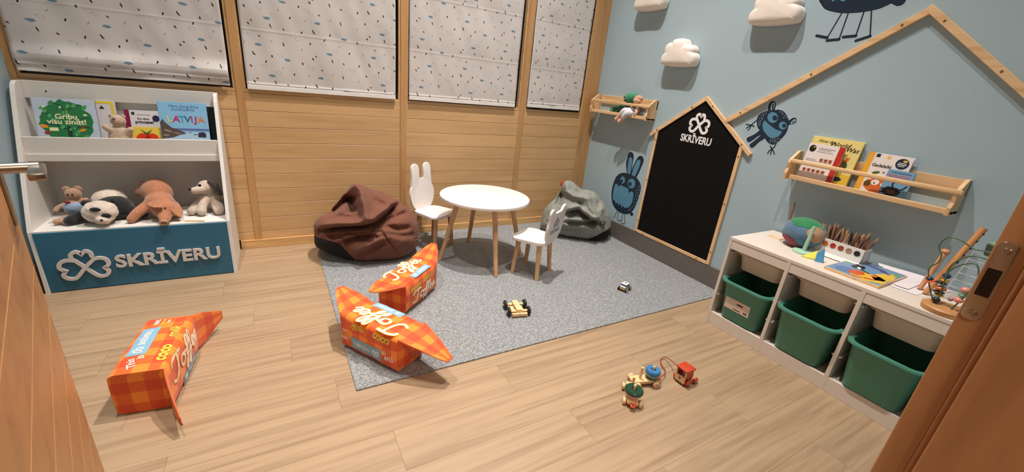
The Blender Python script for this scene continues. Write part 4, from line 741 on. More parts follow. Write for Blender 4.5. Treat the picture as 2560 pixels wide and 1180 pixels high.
bt, bc_, ba, bb, bv = beanbag('grey-green corduroy bean bag in the corner by the rabbit sticker',G,'cord_grey',(160,163,154),64,
    [(G['ridge'],0.028,0.065,'r'),(G['recess'],0.030,0.13,'v'),(G['v1'],0.032,0.085,'l'),(G['v1'],0.014,0.06,'v'),(G['v2'],0.026,0.055,'l'),(G['v2'],0.012,0.03,'v'),(G['ridge2'],0.026,0.055,'r'),([(-0.20,-0.10),(-0.05,-0.13),(0.12,-0.12)],0.024,0.035,'l'),([(0.02,0.11),(0.06,0.07),(0.05,0.03)],0.022,0.04,'v'),([(0.19,0.14),(0.22,0.05),(0.20,0.0)],0.018,0.035,'v'),([(-0.02,0.20),(0.05,0.185),(0.15,0.18)],0.016,0.02,'v')],(-0.016,-0.014))
kp = bc_+ba*0.262+bb*-0.045-bv*0.205
MB().ell(kp,(0.024,0.024,0.03),nz=0.008,ns=40).build('knot', MATS.get('x') or cord('cord_knot',(142,144,132),20), bt, smooth=True)
MB().ell(bc_+ba*-0.150+bb*0.255-bv*0.05,(0.012,0.012,0.03)).build('tag', flat('tag_red',(206,70,40),0.6), bt, smooth=True)
# ------------------------------------------------------------------ toffee-shaped floor cushions
def plaid():
    k = NM('toffee_print'); uv = k.n('ShaderNodeUVMap').outputs[0]; s = k.n('ShaderNodeSeparateXYZ',{0:uv}); X, Y = s.outputs[0], s.outputs[1]
    q = 0.047
    def par(x): return k.math('GREATER_THAN', k.math('MODULO', k.math('ADD',k.math('DIVIDE',x,q),40.0), 2.0), 1.0)
    px, py = par(X), par(Y)
    tone = k.math('MULTIPLY', k.math('ADD',px,py), 0.5)
    col = k.ramp(tone,[(0.0,rgb(246,134,36)),(0.5,rgb(234,100,24)),(1.0,rgb(212,68,20))])
    fx = k.math('ABSOLUTE', k.math('SUBTRACT', k.math('FRACT', k.math('DIVIDE',X,q)), 0.5))
    hat = k.math('FRACT', k.math('ADD', k.math('MULTIPLY', k.math('DIVIDE',Y,q), 5.0), k.math('MULTIPLY',fx,5.0)))
    hat = k.math('MULTIPLY', k.math('LESS_THAN',hat,0.38), k.math('COMPARE',tone,0.5,0.1))
    col = k.mix(k.math('MULTIPLY',hat,0.55), col, rgb(182,60,16))
    nz = k.n('ShaderNodeTexNoise',{'Vector':uv,'Scale':900.0,'Detail':2.0}).outputs[0]
    k.set(base=col, rough=0.7, sheen=0.15, normal=k.bump(nz,0.15,0.001)); return k.m
M_PLAID = plaid()
M_LBL = flat('label_blue',(128,172,198),0.6,0.03); M_CREAM = flat('letter_cream',(248,232,220),0.6,0.02); M_GOLD = flat('letter_gold',(246,176,52),0.6,0.05); M_YEL = flat('letter_yellow',(224,196,70),0.6,0.05)
TOF = [[(-0.08,0.72),(0.0,0.9),(0.25,0.98),(0.55,0.92)],[(0.34,0.95),(0.27,0.5),(0.18,0.12),(0.02,-0.05),(-0.12,0.06)],
 [(0.72,0.48),(0.56,0.5),(0.46,0.28),(0.54,0.06),(0.70,0.10),(0.77,0.32),(0.72,0.46),(0.92,0.44)],
 [(0.90,0.26),(1.08,0.6),(1.14,0.93),(1.05,1.0),(0.98,0.7),(0.93,0.2),(0.86,-0.28),(0.78,-0.34),(0.81,-0.1),(1.04,0.22)],
 [(1.12,0.26),(1.30,0.6),(1.36,0.93),(1.27,1.0),(1.20,0.7),(1.15,0.2),(1.08,-0.28),(1.00,-0.34),(1.03,-0.1),(1.26,0.22)],
 [(1.34,0.2),(1.52,0.36),(1.52,0.50),(1.40,0.46),(1.36,0.22),(1.45,0.05),(1.60,0.16)],[(1.60,0.2),(1.78,0.36),(1.78,0.50),(1.66,0.46),(1.62,0.22),(1.71,0.05),(1.88,0.18)]]
def toffee_word(m, fr, sx, sy, w, c):
    for st in TOF: m.ribbon([((p.x-0.9)*sx,(p.y-0.35)*sy) for p in catmull(st,5)],w,c,c,fr)
def candy(label, ctr, U, W, L, wv, hw, tips, face3=False):
    """U along, W = normal of the printed face, V = W x U; wv/hw = size across and along the normal"""
    U, W = Vector(U).normalized(), Vector(W).normalized(); V = W.cross(U); ctr = Vector(ctr)
    n = 48; rr = 0.022
    ring = []; per = 0
    o = slot_outline(wv/2,hw/2,rr,5)
    ro = []
    for i in range(len(o)):
        a, b = Vector(o[i]), Vector(o[(i+1)%len(o)]); m = max(1,int((b-a).length/0.02))
        ro += [a.lerp(b,k/m) for k in range(m)]
    n = len(ro); s = [0]
    for i in range(n): s.append(s[-1]+(ro[(i+1)%n]-ro[i]).length)
    st = []
    for k in range(5,0,-1): st.append(('f',-1,k/5))
    st.append(('e',-1,0))
    for k in range(19): st.append(('b',-1+2*k/18,0))
    st.append(('e',1,0))
    for k in range(1,6): st.append(('f',1,k/5))
    vs, uvs, us = [], [], []
    for kind, x, tt in st:
        for i, p in enumerate(ro):
            v, w_ = p
            if kind == 'b':
                u = x*L/2; bu = 0.007*(1-x**4); v2 = v*(1+bu/(wv/2)*math.cos(math.pi*w_/hw)); w2 = w_*(1+bu/(hw/2)*math.cos(math.pi*v/wv)); 
            else:
                sg = x if kind == 'e' else x; tip = tips[0 if sg < 0 else 1]
                th = 0.010*(1-0.6*tt); w0 = hw/2-th*(hw/2-w_)/hw
                u = sg*(L/2+0.005)+(tip[0]-sg*(L/2+0.005))*tt
                v2 = v*(1-0.78*tt**1.3)+tip[1]*tt; w2 = w0+(tip[2]-hw/2)*tt**1.2
            P = ctr+U*u+V*v2+W*w2
            P += (0.0035*noise.noise(P*14)+0.0015*noise.noise(P*45))*(W if abs(w_) > abs(v) else V)
            vs.append(P); uvs.append((u if kind == 'b' else sg*(L/2+abs(w0-w_))+(u-sg*L/2),s[i]))
    S = len(st); fs = []
    for i in range(S-1):
        for j in range(n): fs.append((i*n+j,i*n+(j+1)%n,(i+1)*n+(j+1)%n,(i+1)*n+j))
    fs += [tuple(range(n-1,-1,-1)), tuple((S-1)*n+j for j in range(n))]
    zmin = min(p.z for p in vs)
    for p in vs: p.z = max(p.z,0.0)
    base = Vector((ctr.x,ctr.y,0))
    t = thing('toffee_cushion',label,'cushion',base,'toffee-shaped floor cushions')
    mb = MB().add(vs,fs); c = mb.build('wrapper', M_PLAID, t, smooth=48)
    ul = c.data.uv_layers.new(name='UVMap')
    for poly in c.data.polygons:
        for li in poly.loop_indices:
            vi = c.data.loops[li].vertex_index; uu = list(uvs[vi])
            if any(uvs[c.data.loops[q].vertex_index][1] > s[n]*0.8 for q in poly.loop_indices) and uu[1] < s[n]*0.2: uu[1] += s[n]
            ul.data[li].uv = uu
    # print: every word and label follows the cloth
    e = 0.0016
    F1 = Fr(ctr+W*(hw/2),U,V)                       # printed face
    F2 = Fr(ctr+V*(wv/2),U,-W)                      # face over the top of the word
    F3 = Fr(ctr-V*(wv/2),U,W)                       # face under the word
    def put(nm, mt, fr, size, fn):
        m = MB(); fn(m); out = []
        for p in m.v:
            p = Vector(p); d = p-fr.o; x = max(-1,min(1,d.dot(U)/(L/2))); b = d.dot(fr.u)
            p = p+fr.n*(0.007*(1-x**4)*max(0,math.cos(math.pi*b/size)))
            p = p+fr.n*(0.0035*noise.noise(p*14)+0.0015*noise.noise(p*45))*(1 if fr is not F3 else -1); out.append(tuple(p))
        m.v = out; o = m.build(nm, mt, t); o['kind'] = 'stuff'; return o
    def grid(m, fr, x0, x1, y0, y1, c, n=14, q=5):
        vs = [fr(x0+(x1-x0)*i/n, y0+(y1-y0)*j/q, c) for i in range(n+1) for j in range(q+1)]
        m.add(vs,[(i*(q+1)+j,(i+1)*(q+1)+j,(i+1)*(q+1)+j+1,i*(q+1)+j+1) for i in range(n) for j in range(q)])
    def label_patch(F, size, a, b, w_, h_):
        fr = F.at(a,b)
        put('label_patch',M_LBL,F,size,lambda m: grid(m,fr,-w_/2,w_/2,-h_/2,h_/2,e-0.0006))
        put('label_print',M_CREAM,F,size,lambda m: (clover(m,fr.at(-w_*0.33,-0.001),h_*0.30,h_*0.075,e,e+0.0003),m.text('SKRĪVERU',h_*0.48,fr.at(w_*0.13,0),e,0,0.0006,width=w_*0.55)))
    put('word_outline',M_GOLD,F1,wv,lambda m: toffee_word(m,F1.at(0,0.028),0.152,0.088,0.0175,e+0.0003))
    put('word_print',M_CREAM,F1,wv,lambda m: toffee_word(m,F1.at(0,0.028),0.152,0.088,0.0108,e+0.0012))
    put('flavour_print',M_YEL,F2,hw,lambda m: (m.text('coco',0.056,F2.at(-0.085,-hw/2+0.036),e,0,0.002,0.15,width=0.10),m.text('milk',0.050,F2.at(0.055,-hw/2+0.036),e,0,0.001,0.35,width=0.09),m.text('natural',0.017,F2.at(0.145,0.010),e,0,0.0004,0.2)))
    label_patch(F2,hw,0.01,0.034,0.185,0.060)
    put('slogan_print',M_CREAM,F2,hw,lambda m: (m.text('This',0.034,F2.at(-0.132,0.030).rot(0.35),e,0,0.0006,0.2),m.text('is',0.034,F2.at(-0.104,0.012).rot(0.35),e,0,0.0006,0.2),m.text('100%',0.024,F2.at(0.145,0.03),e,0,0.0006),m.text('taste',0.016,F2.at(0.145,-0.008),e,0,0.0003,0.2)))
    label_patch(F1,wv,0.02,-wv/2+0.024,0.18,0.040)
    if face3:
        put('flavour_print',M_YEL,F3,hw,lambda m: (m.text('coco',0.05,F3.at(-0.08,0.040),e,0,0.002,0.15,width=0.10),m.text('milk',0.045,F3.at(0.045,0.046),e,0,0.001,0.35,width=0.08)))
        put('word_outline',M_GOLD,F3,hw,lambda m: toffee_word(m,F3.at(0.02,-0.024),0.13,0.066,0.014,e+0.0003))
        put('word_print',M_CREAM,F3,hw,lambda m: toffee_word(m,F3.at(0.02,-0.024),0.13,0.066,0.0092,e+0.0012))
    return t
def head(az): return (math.sin(RAD(az)),math.cos(RAD(az)),0)
candy('orange toffee-shaped cushion on the wooden floor near the bookcase',(-3.17,-1.35,0.090),head(6),(math.cos(RAD(6)),-math.sin(RAD(6)),0),0.36,0.172,0.170,[(-0.345,-0.030,0.150),(0.335,-0.010,0.150)])
candy('orange toffee-shaped cushion at the front-left corner of the rug, nearest the camera',(-2.333,-1.492,0.103),head(-32),(0,0,1),0.345,0.172,0.176,[(-0.385,-0.010,0.020),(0.345,-0.050,0.110)])
candy('orange toffee-shaped cushion in the middle, lying behind another one by the table leg',(-2.080,-1.050,0.103),head(47),(0,0,1),0.345,0.172,0.176,[(-0.285,0.050,0.072),(0.350,0.026,0.130)],True)
# ------------------------------------------------------------------ stickers on the blue wall
M_SDARK = flat('sticker_navy',(16,38,58),0.4,0.04); M_SBLUE = flat('sticker_blue',(84,138,166),0.4,0.03); M_SHALO = flat('sticker_edge',(176,200,212),0.45,0.02)
def sticker(name, label, D, lw):
    pts = [p for poly in D['dark'] for p in poly]
    a0 = sum(p[0] for p in pts)/len(pts); z0 = min(p[1] for p in pts)
    t = thing(name,label,'wall sticker',(0,-a0,z0),'wall stickers')
    k = [0]
    def lay(nm, polys, c, mt, grow=0.0):
        for poly in polys:
            if grow:
                n = len(poly); ar = sum(poly[i][0]*poly[(i+1)%n][1]-poly[(i+1)%n][0]*poly[i][1] for i in range(n)); sg = 1 if ar > 0 else -1; out = []
                for i in range(n):
                    d = Vector(poly[(i+1)%n])-Vector(poly[i-1]); d.normalize(); out.append((poly[i][0]+d.y*grow*sg,poly[i][1]-d.x*grow*sg))
                poly = out
            k[0] += 1; MB().flatpoly(poly,c+k[0]*0.00002,RW).build(nm, mt, t)
    sm = lambda polys: [[tuple(q) for q in catmull(p,4,True)] for p in polys]
    lay('backing',sm(D['dark']),0.0005,M_SHALO,0.006)
    lay('body',sm(D['dark']),0.0010,M_SDARK)
    lay('blue_print',[D['blue'][i] if len(D['blue'][i]) > 20 or True else 0 for i in range(len(D['blue']))],0.0015,M_SBLUE)
    lay('pupil',D['pupil'],0.0022,M_SDARK)
    if 'white' in D: lay('ear_lining',sm(D['white']),0.0019,M_SHALO); lay('ear_centre',sm(D['dark2']),0.0022,M_SDARK)
    for l in D['line']: MB().ribbon([Vector(p) for p in l],lw,0.0008,0.0012,RW).build('limb', M_SDARK, t)
    for l in D.get('foot',[]): MB().ribbon([Vector(p) for p in l],lw*2.2,0.0008,0.0012,RW).build('foot', M_SDARK, t)
    if 'fleck' in D:
        m = MB()
        for l in D['fleck']: m.ribbon([Vector(p) for p in l],0.0022,0.0015,0.0017,RW)
        m.build('flecks', M_SHALO, t)['kind'] = 'stuff'
sticker('wall_sticker','navy rabbit monster sticker with two tall ears, left of the chalkboard',RABBIT,0.005)
sticker('wall_sticker','navy bear monster sticker with arms and a wide grin, right of the chalkboard',BEAR,0.006)
sticker('wall_sticker','large navy four-legged monster sticker at the top of the blue wall',BIRD,0.006)
# ------------------------------------------------------------------ cloud shapes
M_CLOUD = flat('cloud_white',(236,226,216),0.6,0.01)
def cloud_mesh():
    out = [tuple(p) for p in catmull(CLOUD,3,True)]
    n = len(out); m = MB(); lay = [(0.0,0.006),(0.0,0.048),(0.004,0.062),(0.012,0.072),(0.024,0.079),(0.05,0.083)]
    ar = sum(out[i][0]*out[(i+1)%n][1]-out[(i+1)%n][0]*out[i][1] for i in range(n))
    if ar < 0: out = out[::-1]
    vs = []
    for ins, c in lay:
        for i, (x,y) in enumerate(out):
            r = math.hypot(x,y); q = max(0.1,(r-ins)/r)
            vs.append((x*q,y*q,c))
    fs = []
    for l in range(len(lay)-1):
        for i in range(n): fs.append((l*n+i,l*n+(i+1)%n,(l+1)*n+(i+1)%n,(l+1)*n+i))
    fs += [tuple(range(n-1,-1,-1)),tuple((len(lay)-1)*n+i for i in range(n))]
    return vs, fs
cvs, cfs = cloud_mesh()
for a, z, lb in ((0.505,1.995,'white cloud ornament nearest the wooden window wall, cut by the top edge'),(0.898,1.591,'lowest white cloud ornament, above the small wall shelf'),(1.525,1.832,'white cloud ornament beside the large navy sticker')):
    f = RW.at(a,z)
    t = thing('wall_cloud',lb,'wall ornament',f(0,-0.09,0.03),'white clouds on the blue wall')
    MB().add([f(*p) for p in cvs],cfs).build('shell', M_CLOUD, t, smooth=50)
    MB().box((-0.06,-0.055,0.0),(0.06,0.05,0.008),f).build('wall_mount', M_WHITE, t)
# ------------------------------------------------------------------ house-shaped chalkboard and the big house outline
cb = thing('chalkboard','black house-shaped chalkboard with pine frame and white emblem on the blue wall','chalkboard',(0,-1.175,0.157))
MB().prism([(0.815,0.170),(1.535,0.170),(1.535,1.020),(1.187,1.285),(0.815,1.015)],0.001,0.010,RW).build('board', flat('chalk_black',(9,7,7),0.9,0.15,6,spec=0.2), cb)
def bar(pts0, pts1, wd, c1, parent, mat, name='frame_bar', c0=0.001):
    p, q = Vector(pts0), Vector(pts1); d = (q-p).normalized(); nn = Vector((-d.y,d.x))*wd/2
    return MB().bprism([tuple(p+nn),tuple(p-nn),tuple(q-nn),tuple(q+nn)],c0,c1,0.0012,RW,1).build(name, mat, parent)
def screws(pts, parent, c):
    for a, z in pts: MB().lathe([(0.0055,0.0),(0.0050,0.002),(0.0025,0.0026)],RW.at(a,z,c),12).build('screw', M_SCREW, parent, smooth=40)
bar((0.815,0.160),(0.815,1.030),0.024,0.017,cb,M_PINEV); bar((1.535,0.160),(1.535,1.030),0.024,0.017,cb,M_PINEV)
bar((0.828,0.169),(1.522,0.169),0.024,0.017,cb,M_PINE)
bar((0.748,0.977),(1.196,1.300),0.026,0.0185,cb,M_PINE,'roof_bar'); bar((1.607,0.975),(1.187,1.296),0.026,0.020,cb,M_PINE,'roof_bar')
screws([(0.815,0.26),(0.815,0.62),(0.815,0.95),(1.535,0.26),(1.535,0.62),(1.535,0.95),(0.90,0.169),(1.44,0.169)],cb,0.017)
screws([(0.815,1.026),(1.09,1.224),(1.255,1.245),(1.535,1.030)],cb,0.0195)
cf = RW.at(1.178,0)
m = MB(); clover(m,cf.at(0,1.108),0.078,0.019,0.0102,0.0112); m.build('clover_emblem', flat('chalk_white',(238,234,234),0.6), cb)
MB().text('SKRĪVERU',0.072,cf.at(0,1.003),0.0106,0,0.0022,width=0.262).build('lettering', flat('chalk_white',(238,234,234),0.6), cb)
ho = thing('house_outline','big pine roof outline screwed to the blue wall above the book rail','wall ornament',(0,-2.2,1.17))
bar((1.386,1.166),(2.246,1.768),0.030,0.024,ho,M_PINE,'roof_beam'); bar((2.222,1.772),(2.96,1.165),0.030,0.0245,ho,M_PINE,'roof_beam')
screws([(1.47,1.225),(1.82,1.470),(2.15,1.701),(2.30,1.709),(2.55,1.503)],ho,0.024)
# ------------------------------------------------------------------ wall shelves (picture rails)
def rail_shelf(label, a0, a1, z0):
    t = thing('wall_shelf',label,'shelf',(0,-(a0+a1)/2,z0),'pine picture-book shelves')
    f = RW.at(a0,z0); Lg = a1-a0
    for x in (0,Lg-0.016):
        MB().bprism([(0,0),(0.105,0),(0.108,0.035),(0.098,0.060),(0.104,0.095),(0.098,0.112),(0.03,0.162),(0,0.162)],0,0.016,0.0015,Fr(f(x,0,0.0005),(-1,0,0),(0,0,1)).at(0,0,0),2).build('end_panel', M_PINEV, t)
    MB().rbox((0.016,0.088,0.0005),(Lg-0.016,0.158,0.013),0.0015,f).build('back_board', M_PINE, t)
    MB().rbox((0.016,0.004,0.001),(Lg-0.016,0.018,0.052),0.0015,f).build('bottom_slat', M_PINE, t); MB().rbox((0.016,0.004,0.0522),(Lg-0.016,0.018,0.0903),0.0015,f).build('bottom_slat', M_PINE, t)
    MB().rbox((0.016,0.004,0.0905),(Lg-0.016,0.030,0.104),0.003,f).build('front_rail', M_PINE, t)
    MB().rbox((0.004,0.096,0.094),(Lg-0.004,0.118,0.108),0.005,f).build('upper_rail', M_PINE, t, smooth=40)
    return f
rail_shelf('small pine wall shelf holding two soft dolls, next to the wooden window wall',0.070,0.772,1.085)
SF2 = rail_shelf('long pine wall shelf holding four books above the toy storage unit',1.905,2.632,0.893)
# books on the long shelf
GS = 'books on the long wall shelf'
def sfr(a, c, lean=8, z=0.912): return RW.at(a,z,c).tilt(RAD(lean))
f = sfr(1.940,0.052); W_, H_ = 0.245, 0.240
o = book('picture_book','tall pale yellow book with black script title, standing behind the red-edged one',f,W_,H_,0.016,(228,210,130),group=GS)
art(o,f,(40,34,30),[('t','How the',0.024,0.075,0.217,0,0.3),('t','World',0.036,0.140,0.207,0.0003,0.3),('t','Was',0.033,0.205,0.190,0.0003,0.3)],0.0008,'title')
art(o,f,(218,120,40),[('e',0.17,0.115,0.03,0.02,30),('e',0.20,0.135,0.02,0.008,60),('e',0.19,0.09,0.03,0.012,-20)])
art(o,f,(70,80,60),[('e',0.165,0.155,0.018,0.014),('e',0.20,0.11,0.012,0.02,20)],0.0008)
art(o,f,(222,186,60),[('r',0.15,0.004,0.243,0.06)]); art(o,f,(30,44,66),[('e',0.19,0.032,0.024,0.012)],0.0009)
f = sfr(1.948,0.080); W_, H_ = 0.178, 0.200
o = book('picture_book','white book with a red edge and small picture rows, leftmost on the long wall shelf',f,W_,H_,0.012,(228,218,214),group=GS)
art(o,f,(184,44,28),[('r',0.150,0.0,W_,H_)])
art(o,f,(24,22,28),[('e',0.024,0.172,0.017,0.019),('r',0.012,0.075,0.125,0.079)]); art(o,f,(232,170,60),[('e',0.030,0.180,0.005,0.004)],0.0010)
art(o,f,(140,134,136),[('r',0.055,0.176,0.135,0.179),('r',0.055,0.168,0.120,0.170),('r',0.050,0.158,0.130,0.160),('r',0.010,0.106,0.072,0.108),('r',0.010,0.114,0.060,0.116)],0.0008)
art(o,f,(176,110,80),[('r',0.080+0.022*i,0.105,0.097+0.022*i,0.125) for i in range(3)]+[('r',0.014+0.024*i,0.044,0.032+0.024*i,0.062) for i in range(5)],0.0009)
art(o,f,(110,60,44),[('e',0.088+0.022*i,0.118,0.005,0.005) for i in range(3)]+[('e',0.023+0.024*i,0.055,0.005,0.006) for i in range(5)],0.0011)
f = sfr(2.225,0.056); W_, H_ = 0.180, 0.200
o = book('picture_book','white picture book with an orange spine and dark round badge on the long shelf',f,W_,H_,0.014,(232,222,218),spine=(232,168,48),group=GS)
art(o,f,(232,168,48),[('r',0.0,0.0,0.024,H_)])
art(o,f,(28,34,56),[('r',0.032,0.180,0.048,0.196),('e',0.144,0.164,0.026,0.026)],0.0008)
art(o,f,(240,190,80),[('e',0.084,0.186,0.008,0.007),('e',0.152,0.178,0.009,0.005)],0.0010)
art(o,f,(60,44,40),[('t','Gadalaiki',0.022,0.070,0.140,0.0004)],0.0009,'title')
art(o,f,(230,230,232),[('r',0.128,0.166,0.160,0.169),('r',0.126,0.158,0.162,0.162),('r',0.130,0.151,0.156,0.154)],0.0011)
art(o,f,(78,106,44),[('e',0.060,0.104,0.016,0.007,20),('e',0.045,0.045,0.014,0.016),('e',0.09,0.11,0.004,0.004),('e',0.12,0.12,0.004,0.003)])
art(o,f,(212,104,50),[('p',blobpts(0.09,0.042,0.06,0.034,30,0.3,4)),('e',0.11,0.01,0.05,0.012)])
art(o,f,(238,236,232),[('e',0.075,0.056,0.017,0.014,20),('e',0.115,0.050,0.016,0.015)],0.0009); art(o,f,(34,30,30),[('e',0.072,0.052,0.004,0.004),('e',0.112,0.046,0.005,0.004)],0.0011)
f = sfr(2.338,0.082); W_, H_ = 0.104, 0.135
o = book('picture_book','small blue book with a dark bird and pink title on the long shelf',f,W_,H_,0.010,(112,158,190),group=GS)
art(o,f,(206,110,128),[('t','PASAKAS',0.020,0.048,0.106,0.0004)],0.0009,'title'); art(o,f,(70,96,124),[('r',0.015,0.121,0.09,0.124)],0.0008)
art(o,f,(30,24,28),[('p',blobpts(0.045,0.032,0.036,0.022,30,0.3,2)),('l',[(0.05,0.04),(0.038,0.066),(0.044,0.085)],0.006),('l',[(0.06,0.035),(0.085,0.052),(0.094,0.068)],0.006),('l',[(0.005,0.02),(0.03,0.028)],0.006)],0.0008)
art(o,f,(90,52,36),[('e',0.045,0.03,0.018,0.010)],0.0010)
# dolls on the small shelf
zS = 1.104
MG, MGD = plush('frog_green',(56,140,100)), plush('frog_dark',(20,84,62))
f = RW
P3 = lambda a, z, c: RW(a,z,c)
t = body_obj('plush_dinosaur','green plush dragon leaning on the doll on the small wall shelf','plush toy',P3(0.42,zS,0.05),lambda m:(m.ell(P3(0.430,1.152,0.050),(0.040,0.060,0.042)),seg(m,[P3(0.40,1.142,0.055),P3(0.352,1.135,0.060),P3(0.315,1.124,0.070)],[0.032,0.028,0.020]),seg(m,[P3(0.46,1.17,0.05),P3(0.49,1.20,0.05)],[0.034,0.03])),MGD,0.005)
MB().ell(P3(0.505,1.246,0.055),(0.042,0.060,0.044),Fr((0,0,0),(1,0,0),(0,1,0)),nu=28,nv=18).build('head', MG, t, smooth=True)
MB().ell(P3(0.322,1.128,0.072),(0.026,0.028,0.022)).build('foot', MG, t, smooth=True)
ells('ear', [(P3(0.437,1.245,0.060),(0.010,0.016,0.012)), (P3(0.455,1.222,0.07),(0.012,0.014,0.012))], MGD, t)
ells('claw', [(P3(0.30,1.118,0.085),(0.010,0.006,0.006)), (P3(0.312,1.113,0.09),(0.010,0.006,0.006))], flat('claw_cream',(226,190,160),0.7), t)
t = body_obj('cloth_doll','cloth doll in white trousers and grey waistcoat with legs hanging off the small shelf','doll',P3(0.57,1.056,0.08),lambda m:(m.ell(P3(0.600,1.228,0.075),(0.032,0.038,0.030)),m.ell(P3(0.585,1.150,0.070),(0.030,0.036,0.044)),seg(m,[P3(0.56,1.142,0.085),P3(0.515,1.135,0.120),P3(0.468,1.078,0.125),P3(0.448,1.062,0.125)],[0.022,0.020,0.017,0.019]),seg(m,[P3(0.58,1.128,0.09),P3(0.552,1.118,0.122),P3(0.512,1.064,0.126),P3(0.492,1.046,0.126)],[0.022,0.020,0.017,0.019]),seg(m,[P3(0.61,1.17,0.08),P3(0.632,1.145,0.095),P3(0.628,1.125,0.10)],[0.014,0.012,0.014]),seg(m,[P3(0.55,1.17,0.075),P3(0.515,1.150,0.08)],[0.013,0.012])),plush('doll_peach',(226,182,150)),0.0045)
MB().ell(P3(0.587,1.150,0.072),(0.034,0.040,0.042)).build('waistcoat', plush('waistcoat_grey',(116,108,116)), t, smooth=True)
m = MB(); seg(m,[P3(0.562,1.140,0.088),P3(0.522,1.138,0.120),P3(0.500,1.112,0.124)],[0.026,0.025,0.022]); seg(m,[P3(0.582,1.128,0.092),P3(0.556,1.122,0.123),P3(0.535,1.092,0.127)],[0.026,0.025,0.022]); m.build('trousers', plush('trouser_white',(224,222,228)), t, smooth=True)
MB().ell(P3(0.602,1.245,0.068),(0.033,0.038,0.026)).build('hair', plush('doll_hair',(206,156,120)), t, smooth=True)
ells('eye', [(P3(0.592,1.226,0.104),(0.003,0.004,0.004)), (P3(0.612,1.229,0.103),(0.003,0.004,0.004))], M_BLK, t)
# ------------------------------------------------------------------ toy storage unit
TX0, TX1, TY0, TY1, TH = -0.463, -0.022, -2.886, -1.896, 0.56
M_TW = flat('unit_white',(220,208,197),0.4,0.015)
ts = thing('storage_unit','low white toy storage unit with three bays against the blue wall','storage unit',(-0.24,-2.39,0))
MB().rbox((TX0,TY0,TH-0.018),(TX1,TY1,TH),0.002).build('top_board', M_TW, ts)
ys = [TY1-0.018-0.324*k for k in range(4)]
for k, y in enumerate(ys):
    MB().rbox((TX0,y,0.0),(TX1,y+0.018,TH-0.018),0.0015).build('upright', M_TW, ts)
MB().rbox((TX0+0.001,TY0+0.018,0.0),(TX0+0.017,TY1-0.018,0.077),0.0015).build('plinth', M_TW, ts)
MB().box((TX0+0.017,TY0+0.018,0.060),(TX1,TY1-0.018,0.074)).build('bottom_board', M_TW, ts)
MB().box((TX1-0.006,TY0+0.018,0.07),(TX1,TY1-0.018,0.54)).build('back_board', M_TW, ts)
for k in range(3):
    y1, y0 = ys[k], ys[k+1]+0.018
    MB().rbox((TX0+0.002,y0,0.492),(TX0+0.018,y1,TH-0.0185),0.0015).build('front_rail', M_TW, ts)
    for z in (0.478,0.318,0.200):
        for yy, s in ((y0,1),(y1,-1)):
            MB().rbox((TX0+0.012,min(yy,yy+s*0.010),z-0.010),(TX1-0.02,max(yy,yy+s*0.010),z-0.004),0.001).build('runner', flat('runner_clear',(222,222,222),0.3), ts)
def bin_(label, x0, x1, y0, y1, zb, zt, col, tap, group):
    """open tub with tapered rounded walls and an out-turned rim"""
    mt = flat('bin_%d_%d_%d'%col,col,0.35,0.03)
    cx, cy = (x0+x1)/2, (y0+y1)/2; hx, hy = (x1-x0)/2, (y1-y0)/2
    t = thing('storage_bin',label,'storage bin',(cx,cy,zb),group)
    def ring(dx, dy, z, r): return [Vector((cx+a,cy+b,z)) for a, b in slot_outline(dx,dy,r,6)]
    L = [ring(hx-0.018-tap,hy-0.018-tap,zb+0.004,0.04),ring(hx-0.016-tap,hy-0.016-tap,zb+0.012,0.045),ring(hx-0.018,hy-0.018,zt-0.012,0.05),ring(hx-0.016,hy-0.016,zt-0.006,0.05)]
    rim = [ring(hx-0.016,hy-0.016,zt-0.008,0.05),ring(hx,hy,zt-0.012,0.055),ring(hx,hy,zt-0.004,0.055),ring(hx-0.003,hy-0.003,zt,0.052),ring(hx-0.018,hy-0.018,zt,0.048),ring(hx-0.0195,hy-0.0195,zt-0.006,0.048)]
    I = [ring(hx-0.0195,hy-0.0195,zt-0.006,0.048),ring(hx-0.021-tap,hy-0.021-tap,zb+0.008,0.04)]
    for nm, Ls, caps in (('tub',L,(0,)),('rim',rim,()),('inner_wall',I,(-1,))):
        m = MB(); n = len(Ls[0]); vs = [p for l in Ls for p in l]; fs = []
        for i in range(len(Ls)-1):
            for j in range(n): fs.append((i*n+j,i*n+(j+1)%n,(i+1)*n+(j+1)%n,(i+1)*n+j))
        if 0 in caps: fs.append(tuple(range(n-1,-1,-1)))
        if -1 in caps: fs.append(tuple((len(Ls)-1)*n+j for j in range(n)))
        m.add(vs,fs).build(nm, mt, t, smooth=50)
    return t
for k, nm in enumerate(('nearest the chalkboard','in the middle bay','in the bay nearest the door')):
    y1, y0 = ys[k], ys[k+1]+0.018
    tg = bin_('green plastic storage bin %s'%nm,-0.497-0.006*k,-0.06,y0+0.006,y1-0.006,0.080,0.318,(70,130,110),0.022,'green bins in the storage unit')
    if k == 0:
        g = Fr((-0.4685,(y0+y1)/2,0.20),(0,-1,0),(0,0,1)).tilt(RAD(-5.0))
        lb = MB().rbox((-0.085,-0.048,0.0),(0.062,0.022,0.0022),0.0008,g.rot(0.0)).build('paper_label', flat('label_paper',(226,206,192),0.7), tg)
        MB().rbox((-0.015,-0.004,0.002),(0.022,0.006,0.0028),0.0003,g).rbox((-0.030,-0.038,0.002),(0.012,-0.033,0.0028),0.0003,g).rbox((0.030,-0.036,0.002),(0.052,-0.028,0.0028),0.0003,g).build('label_print', flat('ink_brown',(70,46,40),0.7), lb)
    bin_('shallow white storage bin %s'%nm,-0.430,-0.045,y0+0.008,y1-0.008,0.375,0.482,(206,190,172),0.016,'white bins in the storage unit')
